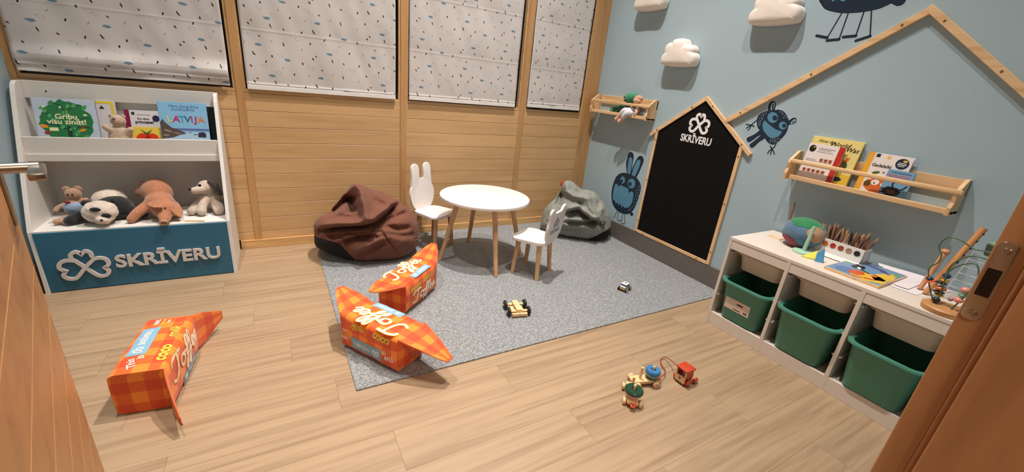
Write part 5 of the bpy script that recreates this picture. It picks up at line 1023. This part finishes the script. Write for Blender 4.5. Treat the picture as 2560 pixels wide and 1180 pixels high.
# ------------------------------------------------------------------ things on the unit
ZT = TH
g = thing('plush_globe','stuffed fabric globe ball in blue and green on the storage unit','ball',(-0.185,-2.125,ZT))
gc = Vector((-0.185,-2.128,ZT+0.083))
MB().ell(gc,(0.098,0.104,0.083),nu=40,nv=26,nz=0.004,ns=12).build('ball', plush('globe_blue',(84,118,144)), g, smooth=True)
def cap_patch(d, ang, el, mt, nm):
    d = Vector(d).normalized(); s = d.orthogonal().normalized(); q = d.cross(s); m = MB(); vs = []; fs = []; R_ = 8; N = 28
    for i in range(R_+1):
        for j in range(N):
            t_ = 2*math.pi*j/N; rr = RAD(ang)*i/R_*(1+0.22*noise.noise(Vector((math.cos(t_)*1.5,math.sin(t_)*1.5,el))))
            v = d*math.cos(rr)+(s*math.cos(t_)*el+q*math.sin(t_))*math.sin(rr); v.normalize()
            p = gc+Vector((v.x*0.0995,v.y*0.1055,v.z*0.0848)); p += v*(0.004*noise.noise(p*12)); vs.append(p)
    for i in range(R_):
        for j in range(N): fs.append((i*N+j,i*N+(j+1)%N,(i+1)*N+(j+1)%N,(i+1)*N+j))
    m.add(vs,fs).build(nm, mt, g, smooth=True)
cap_patch((-0.15,-0.15,1),48,0.9,plush('globe_green',(34,128,74)),'green_patch'); cap_patch((-0.55,-0.9,0.25),30,0.9,plush('globe_tan',(190,146,108)),'tan_patch'); cap_patch((-0.7,0.3,-0.75),30,1.1,plush('globe_red',(140,44,56)),'red_patch')
tag(MB().rbox((-0.190,-2.030,ZT),(-0.150,-1.958,ZT+0.003),0.001).build('wood_chip', M_TOYWOOD),'thin flat wooden toy piece lying left of the fabric globe','toy piece')
ms = thing('toy_stand','mint green toy stand with a round foot and upright peg','toy stand',(-0.262,-2.190,ZT)); M_MINT = flat('mint',(168,206,182),0.4,0.02)
sf = Fr((-0.270,-2.195,ZT),(1,0,0),(0,1,0))
MB().lathe([(0.050,0),(0.053,0.003),(0.051,0.010),(0.040,0.013),(0.0,0.013)],sf,32,False).build('foot', M_MINT, ms, smooth=40)
MB().cyl(sf(0,0,0.012),sf(0.004,-0.006,0.150),0.0095,0.0085,18).build('peg', M_MINT, ms, smooth=40)
# yellow and blue cardboard pieces
fs_ = thing('paper_fish','yellow and blue folded card fish lying beside the mint green stand','paper toy',(-0.31,-2.27,ZT))
MB().add([(-0.352,-2.225,ZT+0.004),(-0.300,-2.268,ZT+0.046),(-0.330,-2.280,ZT+0.006),(-0.352,-2.225,ZT+0.001),(-0.297,-2.266,ZT+0.044),(-0.328,-2.279,ZT+0.0015)],[(0,1,2),(3,5,4),(0,3,4,1),(1,4,5,2),(2,5,3,0)]).build('yellow_half', flat('card_yellow',(222,216,56),0.5), fs_)
MB().add([(-0.328,-2.278,ZT+0.040),(-0.300,-2.292,ZT+0.062),(-0.330,-2.318,ZT+0.001),(-0.350,-2.290,ZT+0.001),(-0.325,-2.281,ZT+0.039),(-0.297,-2.295,ZT+0.061),(-0.326,-2.320,ZT+0.001),(-0.346,-2.293,ZT+0.001)],[(0,1,2,3),(7,6,5,4),(0,4,5,1),(1,5,6,2),(2,6,7,3),(3,7,4,0)]).build('blue_half', flat('card_blue',(74,140,178),0.5), fs_)
MB().add([(-0.325,-2.322,ZT+0.001),(-0.305,-2.302,ZT+0.030),(-0.300,-2.310,ZT+0.001)],[(0,1,2)]).build('red_fin', flat('card_red',(190,52,44),0.5), fs_)
# pencil tray with six paint wells and pencils
hp = thing('paint_tray','white holder with six round colour wells, packed with pencils','pencil holder',(-0.09,-2.29,ZT))
HFm = Fr((-0.145,-2.178,ZT),(0,-1,0),(0,0,1))     # a along the holder, b up, normal towards the room
hw_ = 0.235
MB().bprism([(0,0),(0.062,0.004),(0.038,0.020),(0.030,0.045),(0.026,0.088),(0.020,0.088),(0.020,0.010),(-0.052,0.010),(-0.052,0.078),(-0.058,0.078),(-0.058,0.0)],0,hw_,0.001,Fr(HFm(hw_,0,0),(-1,0,0),(0,0,1)).at(0,0,-0.0),1).build('body', M_WHITE, hp)
for _a in (0,hw_-0.004): MB().box((_a,0.0,-0.058),(_a+0.004,0.085,0.024),HFm).build('end_wall', M_WHITE, hp)
for i, c in enumerate(((216,176,44),(212,98,36),(176,44,30),(150,72,40),(172,128,100),(28,20,20))):
    MB().lathe([(0.013,0.0),(0.0135,0.001),(0.0115,0.0014),(0.010,0.0006),(0.0,0.0004)],HFm.at(0.026+0.0365*i,0.0625,0.0292).tilt(RAD(5.3)),20,False).build('paint_well', flat('paint_%d'%i,c,0.5), hp, smooth=40)
def pencil_proto():
    m = MB().cyl((0,0,0),(0,0,0.150),0.0038,n=6).cyl((0,0,0.150),(0,0,0.168),0.0038,0.0006,6)
    return m
pcols = [wood('pencil_wood',(204,156,112),(168,116,74),axis=2,scale=6,stretch=6,coords='obj'),wood('pencil_wood_dark',(150,96,66),(112,66,42),axis=2,scale=6,stretch=6,coords='obj'),flat('pencil_dark',(62,44,40),0.5)]
pp = []
for i, mt in enumerate(pcols):
    o = pencil_proto().build('pencil', mt, base=(0,0,0)); pp.append(o)
rp = random.Random(11); used = [False]*3
LAB = ['natural wood colouring pencil standing point-up in the white holder','reddish wood colouring pencil standing point-up in the white holder','dark coloured pencil standing point-up in the white holder']
for k in range(46):
    i = rp.choice([0,0,0,1,1,2]) 
    o = pp[i] if not used[i] else pp[i].copy()
    if used[i]: COL.objects.link(o)
    used[i] = True
    a = 0.014+0.208*((k*0.618)%1.0); c = rp.uniform(-0.040,0.008)
    d = Vector((0.10*rp.gauss(0,1),0.20*rp.gauss(0,1),1)).normalized()
    d.x = max(-0.18,min(0.22,d.x)); 
    o.location = HFm(a,0.0115,c); o.rotation_euler = d.to_track_quat('Z','Y').to_euler()
    s_ = rp.uniform(0.72,1.0); o.scale = (1,1,s_)
    tag(o,LAB[i],'pencil','colouring pencils in the white holder %s'%('natural','reddish','dark')[i])
tag(MB().cyl((-0.060,-1.985,ZT+0.002),(-0.045,-1.975,ZT+0.190),0.0045,0.0045,6).cyl((-0.045,-1.975,ZT+0.190),(-0.043,-1.974,ZT+0.208),0.0045,0.0006,6).build('pencil', pcols[1]),'single reddish pencil leaning upright on the wall behind the fabric globe','pencil')
# puzzle board
pz = thing('puzzle_board','wooden picture puzzle board with a swimming animal on blue and yellow','puzzle',(-0.245,-2.465,ZT))
pf = Fr((-0.410,-2.357,ZT+0.0),(0,-1,0),(1,0,0)); PWd, PHt = 0.222, 0.325     # a = -y, b = towards wall
pf = Fr(pf.o,(0,-1,0),(1,0,0))
up = Vector((0,0,1)) if pf.n.z > 0 else Vector((0,0,-1))
sg = 1 if pf.n.z > 0 else -1
MB().rbox((0,0,0 if sg > 0 else -0.014),(PWd,PHt,0.014 if sg > 0 else 0),0.0015,pf).build('board', M_TOYWOOD, pz)
def pzart(cn, items, h): art(pz,pf.at(0,0,sg*0.0142),cn,items,sg*h,'picture')
pzart((112,146,178),[('r',0.004,0.004,PWd-0.004,PHt-0.004)],0.0)
pzart((226,186,64),[('p',blobpts(0.150,0.075,0.068,0.068,30,0.25,3)),('p',blobpts(0.185,0.16,0.034,0.09,30,0.3,5))],0.0004)
pzart((206,92,40),[('p',blobpts(0.105,0.085,0.030,0.045,24,0.5,6)),('e',0.165,0.05,0.02,0.012,30),('e',0.16,0.12,0.012,0.02),('e',0.05,0.29,0.016,0.010),('e',0.13,0.03,0.03,0.008,20)],0.0006)
pzart((90,120,170),[('p',blobpts(0.06,0.07,0.04,0.05,24,0.3,8))],0.0003); pzart((90,72,130),[('e',0.11,0.27,0.05,0.012,-10),('e',0.16,0.24,0.03,0.012,-30)],0.0006)
pzart((24,22,26),[('p',blobpts(0.072,0.185,0.026,0.040,24,0.3,2)),('l',[(0.05,0.23),(0.06,0.20)],0.012),('l',[(0.09,0.16),(0.12,0.14),(0.135,0.13)],0.010)],0.0008)
pzart((236,234,232),[('e',0.082,0.165,0.008,0.018,20),('e',0.062,0.225,0.010,0.006)],0.0010); pzart((116,164,84),[('e',0.02,0.20,0.012,0.016),('e',0.2,0.26,0.008,0.03,20)],0.0006)
MB().rbox((0.0,PHt-0.010,0.010 if sg > 0 else -0.018),(PWd*0.55,PHt,0.018 if sg > 0 else -0.010),0.001,pf).build('edge_strip', flat('strip_grey',(150,160,168),0.5), pz)
# sheets of paper sliding up the wall
def sheet(label, pts, dz):
    n = 12; vs = []; fs = []
    (ax,ay),(bx,by),(cx,cy),(dx,dy) = pts
    for i in range(n+1):
        for j in range(n+1):
            u, v = i/n, j/n; x = (ax*(1-u)+bx*u)*(1-v)+(dx*(1-u)+cx*u)*v; y = (ay*(1-u)+by*u)*(1-v)+(dy*(1-u)+cy*u)*v
            z = ZT+dz+0.002*noise.noise(Vector((x*9,y*9,dz*100)))+0.0018+0.020*max(0,v-0.75)**2*16*(0.5+0.5*u)
            vs.append((x,y,z))
    m = (n+1)**2
    for i in range(n):
        for j in range(n): q = i*(n+1)+j; fs.append((q,q+1,q+n+2,q+n+1)); fs.append((m+q,m+q+n+1,m+q+n+2,m+q+1))
    vs2 = vs+[(x,y,z-0.0008) for x, y, z in vs]
    tag(MB().add(vs2,fs).build('paper_sheet', flat('paper_white',(226,218,222),0.8,0.03,20), smooth=True),label,'paper')
sheet('white paper sheet under the corner of the puzzle board',[(-0.300,-2.590),(-0.300,-2.680),(-0.035,-2.690),(-0.035,-2.480)],0.0006)
sheet('second white paper sheet curling up against the wall behind the puzzle board',[(-0.270,-2.590),(-0.265,-2.640),(-0.030,-2.640),(-0.030,-2.440)],0.0040)
# bead maze
bm_ = thing('bead_maze','wooden bead maze toy with green wires and painted beads at the unit\'s end','bead maze',(-0.385,-2.790,ZT))
MB().lathe([(0.072,0.0),(0.075,0.004),(0.075,0.019),(0.071,0.023),(0.0,0.023)],Fr((-0.385,-2.795,ZT),(1,0,0),(0,1,0)),40,False).build('base', wood('maze_base',(206,150,92),(168,110,60),axis=1,scale=5,stretch=8), bm_, smooth=40)
M_WIRE = flat('wire_green',(74,104,80),0.3)
def wire(pts, x): MB().ring([Vector((x,y,z)) for y, z in [tuple(q) for q in catmull([Vector(p) for p in pts],6)]],0.0026,8).build('wire', M_WIRE, bm_, smooth=True)
wire([(-2.735,0.583),(-2.705,0.640),(-2.685,0.700),(-2.702,0.735),(-2.700,0.768),(-2.682,0.798),(-2.686,0.830),(-2.704,0.848),(-2.740,0.842),(-2.775,0.826),(-2.810,0.828),(-2.840,0.815),(-2.850,0.700),(-2.835,0.583)],-0.335)
wire([(-2.760,0.583),(-2.752,0.66),(-2.745,0.715),(-2.750,0.755),(-2.775,0.795),(-2.810,0.808),(-2.840,0.790),(-2.852,0.70),(-2.842,0.583)],-0.370)
wire([(-2.765,0.583),(-2.758,0.66),(-2.752,0.710),(-2.762,0.745),(-2.785,0.772),(-2.815,0.780),(-2.835,0.72),(-2.825,0.65),(-2.810,0.583)],-0.395)
def bead(y, z, x, ry, rz, c): MB().ell((x,y,z),(ry,ry,rz),nu=20,nv=14).build('bead', flat('bead_%d_%d_%d'%c,c,0.25,0.03), bm_, smooth=True)
NV, YL, PK, BLK, OR = (44,58,76), (222,162,38), (226,140,122), (34,34,34), (206,108,56)
bead(-2.704,0.662,-0.350,0.0125,0.0105,NV); bead(-2.750,0.700,-0.372,0.0135,0.0115,NV); bead(-2.752,0.680,-0.374,0.0135,0.006,YL); bead(-2.745,0.667,-0.376,0.019,0.0055,BLK)
bead(-2.752,0.646,-0.378,0.018,0.011,OR); bead(-2.752,0.630,-0.380,0.019,0.005,BLK); bead(-2.756,0.619,-0.380,0.0155,0.006,YL); bead(-2.757,0.598,-0.390,0.0135,0.0125,BLK)
bead(-2.818,0.672,-0.385,0.0145,0.0120,PK); bead(-2.818,0.650,-0.388,0.0135,0.007,(110,150,110)); bead(-2.815,0.628,-0.392,0.0145,0.0120,PK); bead(-2.792,0.618,-0.38,0.009,0.009,(170,140,150)); bead(-2.835,0.600,-0.392,0.010,0.010,(226,180,160))
MB().bprism([(0,0),(0.03,0.004),(0.034,0.010),(0.004,0.010)],0,0.004,0.0008,Fr((-0.36,-2.700,0.640),(0,-0.9,0.5),(0.3,0.4,0.9)),1).build('tail_piece', flat('tail_orange',(226,96,52),0.4), bm_)
# recorder, mallet, cup, rack
rc = thing('wooden_recorder','wooden recorder with dark holes leaning behind the bead maze','recorder',(-0.23,-2.70,ZT))
r0, r1 = Vector((-0.235,-2.690,ZT+0.004)), Vector((-0.150,-2.745,0.885))
MB().cyl(r0,r1,0.0105,0.0125,16).build('tube', wood('recorder_wood',(206,144,90),(166,104,56),axis=2,scale=5,stretch=6), rc, smooth=40)
d_ = (r1-r0).normalized(); sd = Vector((-0.35,-0.9,0)); sd = (sd-d_*sd.dot(d_)).normalized()
for k in range(7): MB().ell(r0.lerp(r1,0.30+0.105*k)+sd*0.0112,(0.0035,0.0045,0.005)).build('finger_hole', M_DARK, rc, smooth=True)
ml = thing('wooden_mallet','short wooden mallet leaning on the wall beside the recorder','mallet',(-0.20,-2.665,ZT))
MB().cyl((-0.200,-2.660,ZT+0.004),(-0.120,-2.665,0.735),0.009,0.010,14).build('handle', wood('mallet_wood',(196,140,96),(160,104,62),axis=2,scale=5,stretch=6), ml, smooth=40)
MB().ell((-0.117,-2.665,0.742),(0.017,0.017,0.012)).build('head', wood('mallet_wood',(196,140,96),(160,104,62)), ml, smooth=True)
rk = thing('wire_rack','white wire rack standing behind the bead maze','rack',(-0.10,-2.79,ZT))
for k in range(6): MB().cyl((-0.11,-2.722-0.004*k,0.600+0.034*k),(-0.11,-2.862,0.600+0.034*k),0.0016,n=6).build('rung', flat('rack_white',(206,206,204),0.4), rk)
MB().cyl((-0.11,-2.722,ZT+0.001),(-0.11,-2.745,0.79),0.002,n=6).build('rack_leg', flat('rack_white',(206,206,204),0.4), rk)
MB().cyl((-0.11,-2.862,ZT+0.001),(-0.11,-2.862,0.79),0.002,n=6).build('rack_leg', flat('rack_white',(206,206,204),0.4), rk)
cu = thing('green_cup','small dark green cup sitting on top of the wire rack','cup',(-0.10,-2.79,0.79)); cf_ = Fr((-0.105,-2.792,0.7725),(1,0,0),(0,1,0))
MB().lathe([(0.018,0.0),(0.021,0.004),(0.025,0.045),(0.026,0.046),(0.024,0.047),(0.0195,0.008),(0.0,0.007)],cf_,24,False).build('cup_wall', flat('cup_green',(62,96,72),0.4), cu, smooth=40)
MB().ell(cf_(0.0,0.004,0.048),(0.020,0.020,0.016)).build('cup_filling', flat('filling_grey',(122,142,124),0.5), cu, smooth=True)
cd = MB(); cd.ring([Vector(p) for p in catmull([Vector((-0.13,-2.805,0.600)),Vector((-0.13,-2.802,0.680)),Vector((-0.128,-2.800,0.760)),Vector((-0.126,-2.800,0.835)),Vector((-0.118,-2.803,0.872)),Vector((-0.112,-2.792,0.838)),Vector((-0.112,-2.788,0.822))],5)],0.0032,8)
tag(cd.build('black_cord', flat('cord_black',(20,20,20),0.5), smooth=True),'black looped cord hanging over the green cup and wire rack','cord')
ah = thing('acrylic_holder','small clear leaflet holder on the wall above the green cup','leaflet holder',(0,-2.83,0.88))
k = NM('acrylic'); k.set(base=rgb(210,216,214),rough=0.1,alpha=0.35); MATS['acrylic'] = k.m
MB().rbox((2.785,0.885,0.004),(2.90,0.975,0.007),0.001,RW).rbox((2.785,0.885,0.030),(2.90,0.955,0.033),0.001,RW).rbox((2.785,0.882,0.004),(2.90,0.887,0.033),0.001,RW).build('pocket', MATS['acrylic'], ah)
# ------------------------------------------------------------------ toys on the floor
def wheel(m, c, ax, r, w_, n=18):
    c, ax = Vector(c), Vector(ax).normalized(); s = ax.orthogonal().normalized(); f_ = Fr(c-ax*w_/2,s,ax.cross(s)); m.lathe([(r*0.82,0),(r,w_*0.2),(r,w_*0.8),(r*0.82,w_)],f_,n)
# wooden buggy on the rug
bx = HF(-1.543,-1.402,193,0.008); bu = thing('toy_buggy','wooden toy buggy with four black wheels on the rug','toy car',(-1.543,-1.402,0.008))
MB().rbox((-0.016,-0.050,0.036),(0.018,0.052,0.046),0.002,bx.tilt(RAD(0))).build('top_plank', M_TOYWOOD, bu)
MB().rbox((-0.036,-0.020,0.012),(0.038,0.030,0.024),0.002,bx).build('chassis', M_TOYWOOD, bu)
MB().rbox((-0.046,0.058,0.008),(-0.001,0.074,0.026),0.002,bx).build('bumper', M_TOYWOOD, bu)
MB().rbox((0.001,0.058,0.008),(0.046,0.074,0.026),0.002,bx).build('bumper', M_TOYWOOD, bu)
MB().rbox((-0.016,0.040,0.020),(0.018,0.058,0.044),0.002,bx).build('front_block', M_TOYWOOD, bu)
for v in (-0.036,0.042):
    MB().cyl(bx(-0.05,v,0.026),bx(0.05,v,0.026),0.0085,n=14).build('axle', M_TOYWOOD, bu, smooth=40)
    for s in (-1,1):
        m = MB(); wheel(m,bx(s*0.060,v,0.026),bx.r,0.026,0.018); wo = m.build('wheel', flat('tyre_black',(16,15,16),0.5), bu, smooth=40)
        MB().cyl(bx(s*0.058,v,0.026),bx(s*0.0715,v,0.026),0.006,n=10).build('hub', M_TOYWOOD, wo, smooth=40)
# little white and blue car
cx_ = HF(-0.690,-1.418,250,0.008); ca = thing('toy_car','small wooden toy car with white roof and blue windows on the rug','toy car',(-0.690,-1.418,0.008))
MB().rbox((-0.022,-0.040,0.014),(0.022,0.040,0.034),0.004,cx_).build('chassis', M_TOYWOOD, ca)
MB().rbox((-0.021,-0.026,0.034),(0.021,0.028,0.044),0.002,cx_).build('window_band', flat('car_blue',(26,62,122),0.35), ca)
MB().bprism([(-0.019,-0.022),(0.019,-0.022),(0.019,0.022),(-0.019,0.022)],0.044,0.053,0.003,cx_,2).build('roof', flat('car_white',(238,236,234),0.35), ca)
MB().rbox((-0.020,0.028,0.033),(0.020,0.042,0.038),0.002,cx_).build('bonnet', flat('car_white',(238,236,234),0.35), ca)
MB().cyl(cx_(0,0,0.053),cx_(0,0,0.056),0.005,n=12).build('beacon', flat('car_navy',(20,26,54),0.35), ca)
for v in (-0.028,0.028):
    for s in (-1,1):
        m = MB(); wheel(m,cx_(s*0.028,v,0.016),cx_.r,0.016,0.010); wo = m.build('wheel', flat('tyre_black',(16,15,16),0.5), ca, smooth=40)
        MB().ring([cx_(s*0.0335,v+0.013*math.cos(q),0.016+0.013*math.sin(q)) for q in [2*math.pi*k/16 for k in range(16)]],0.0015,6,closed=True).build('tyre_ring', flat('tyre_white',(232,230,228),0.4), wo, smooth=True)
# stacking train: two wagons and a truck
M_RED = flat('toy_red',(192,66,36),0.35,0.03)
def wagon(label, x, y, az, rings, pegs, hook_front):
    f_ = HF(x,y,az,0); t = thing('stacking_wagon',label,'toy wagon',(x,y,0),'wagons of the wooden stacking train')
    MB().rbox((-0.024,-0.068,0.016),(0.024,0.068,0.032),0.003,f_).build('wagon_base', M_TOYWOOD, t)
    for v in (-0.048,0.048):
        for s in (-1,1):
            m = MB(); wheel(m,f_(s*0.034,v,0.0165),f_.r,0.0165,0.013); wo = m.build('wheel', M_TOYWOOD, t, smooth=40)
            MB().cyl(f_(s*0.030,v,0.0165),f_(s*0.0418,v,0.0165),0.005,n=10).build('hub', flat('hub_grey',(150,140,128),0.5), wo, smooth=40)
    for v, h in pegs: MB().cyl(f_(0,v,0.031),f_(0,v,h),0.0065,0.006,14).build('peg', M_TOYWOOD, t, smooth=40)
    for v, zc, r, th, c in rings:
        MB().lathe([(0.010,-th/2),(r*0.9,-th/2),(r,-th*0.2),(r,th*0.2),(r*0.88,th/2),(0.011,th/2),(0.010,th*0.3)],f_.at(0,v,zc),32,False).build('ring', flat('ring_%d_%d_%d'%c,c,0.35,0.03), t, smooth=40)
    MB().ring([f_(0.008*math.cos(q),0.078*hook_front+0.008*math.sin(q),0.022) for q in [2*math.pi*k/16 for k in range(16)]],0.0045,8,closed=True).build('hook', M_RED, t, smooth=True)
    return t
w1 = wagon('wooden stacking wagon carrying a thick blue ring, tied to the red truck',-1.288,-2.165,107,[(0.038,0.040,0.027,0.012,(40,92,66)),(0.038,0.050,0.029,0.008,(196,206,214)),(0.038,0.067,0.035,0.024,(58,118,172))],[(0.038,0.094),(-0.022,0.092)],1)
w2 = wagon('wooden stacking wagon topped by a wide dark green ring, at the end of the train',-1.412,-2.212,222,[(0.030,0.052,0.036,0.010,(226,176,166)),(0.030,0.066,0.040,0.018,(22,62,42))],[(0.030,0.094),(-0.030,0.088)],1)
tk = thing('toy_truck','red and natural wood toy truck pulling the stacking wagons','toy truck',(-1.08,-2.235,0)); kf = HF(-1.082,-2.233,88,0)
MB().rbox((-0.026,-0.042,0.012),(0.026,0.020,0.022),0.002,kf).build('chassis', M_TOYWOOD, tk)
MB().prism([(-0.026,0.020),(0.026,0.020),(0.026,0.045),(0.022,0.045),(0.022,0.046),(-0.022,0.046),(-0.022,0.045),(-0.026,0.045)],0,0.006,Fr(kf(0,-0.036,0),kf.r,(0,0,1))).box((-0.026,-0.042,0.045),(-0.021,-0.036,0.078),kf).box((0.021,-0.042,0.045),(0.026,-0.036,0.078),kf).build('back_panel', M_TOYWOOD, tk)
MB().cyl(kf(0.0,-0.0425,0.034),kf(0.0,-0.0415,0.034),0.006,n=10).build('back_window', flat('window_red',(140,50,32),0.5), tk)
for s in (-1,1): MB().rbox((s*0.0235-0.0025,-0.036,0.022),(s*0.0235+0.0025,0.018,0.078),0.001,kf).build('side_panel', M_RED, tk)
MB().rbox((-0.031,-0.045,0.078),(0.031,0.023,0.088),0.004,kf).build('roof', M_RED, tk, smooth=40)
MB().rbox((-0.016,0.018,0.018),(0.016,0.045,0.044),0.004,kf).build('bonnet', M_TOYWOOD, tk)
for v in (-0.018,0.036):
    for s in (-1,1):
        m = MB(); wheel(m,kf(s*0.034,v,0.0165),kf.r,0.0165,0.013); wo = m.build('wheel', M_RED, tk, smooth=40)
        MB().cyl(kf(s*0.036,v,0.0165),kf(s*0.0415,v,0.0165),0.004,n=8).build('hub', M_TOYWOOD, wo)
MB().ring(catmull([Vector(p) for p in ((-1.124,-2.225,0.070),(-1.098,-2.186,0.062),(-1.055,-2.125,0.034),(-1.035,-2.075,0.014),(-1.066,-2.075,0.010),(-1.098,-2.108,0.008),(-1.116,-2.146,0.010),(-1.158,-2.176,0.020),(-1.206,-2.188,0.028))],7),0.0022,8).build('pull_cord', flat('cord_rust',(136,58,36),0.6), tk, smooth=True)
# ------------------------------------------------------------------ tidy
for o in bpy.data.objects:
    if '_base' in o: del o['_base']
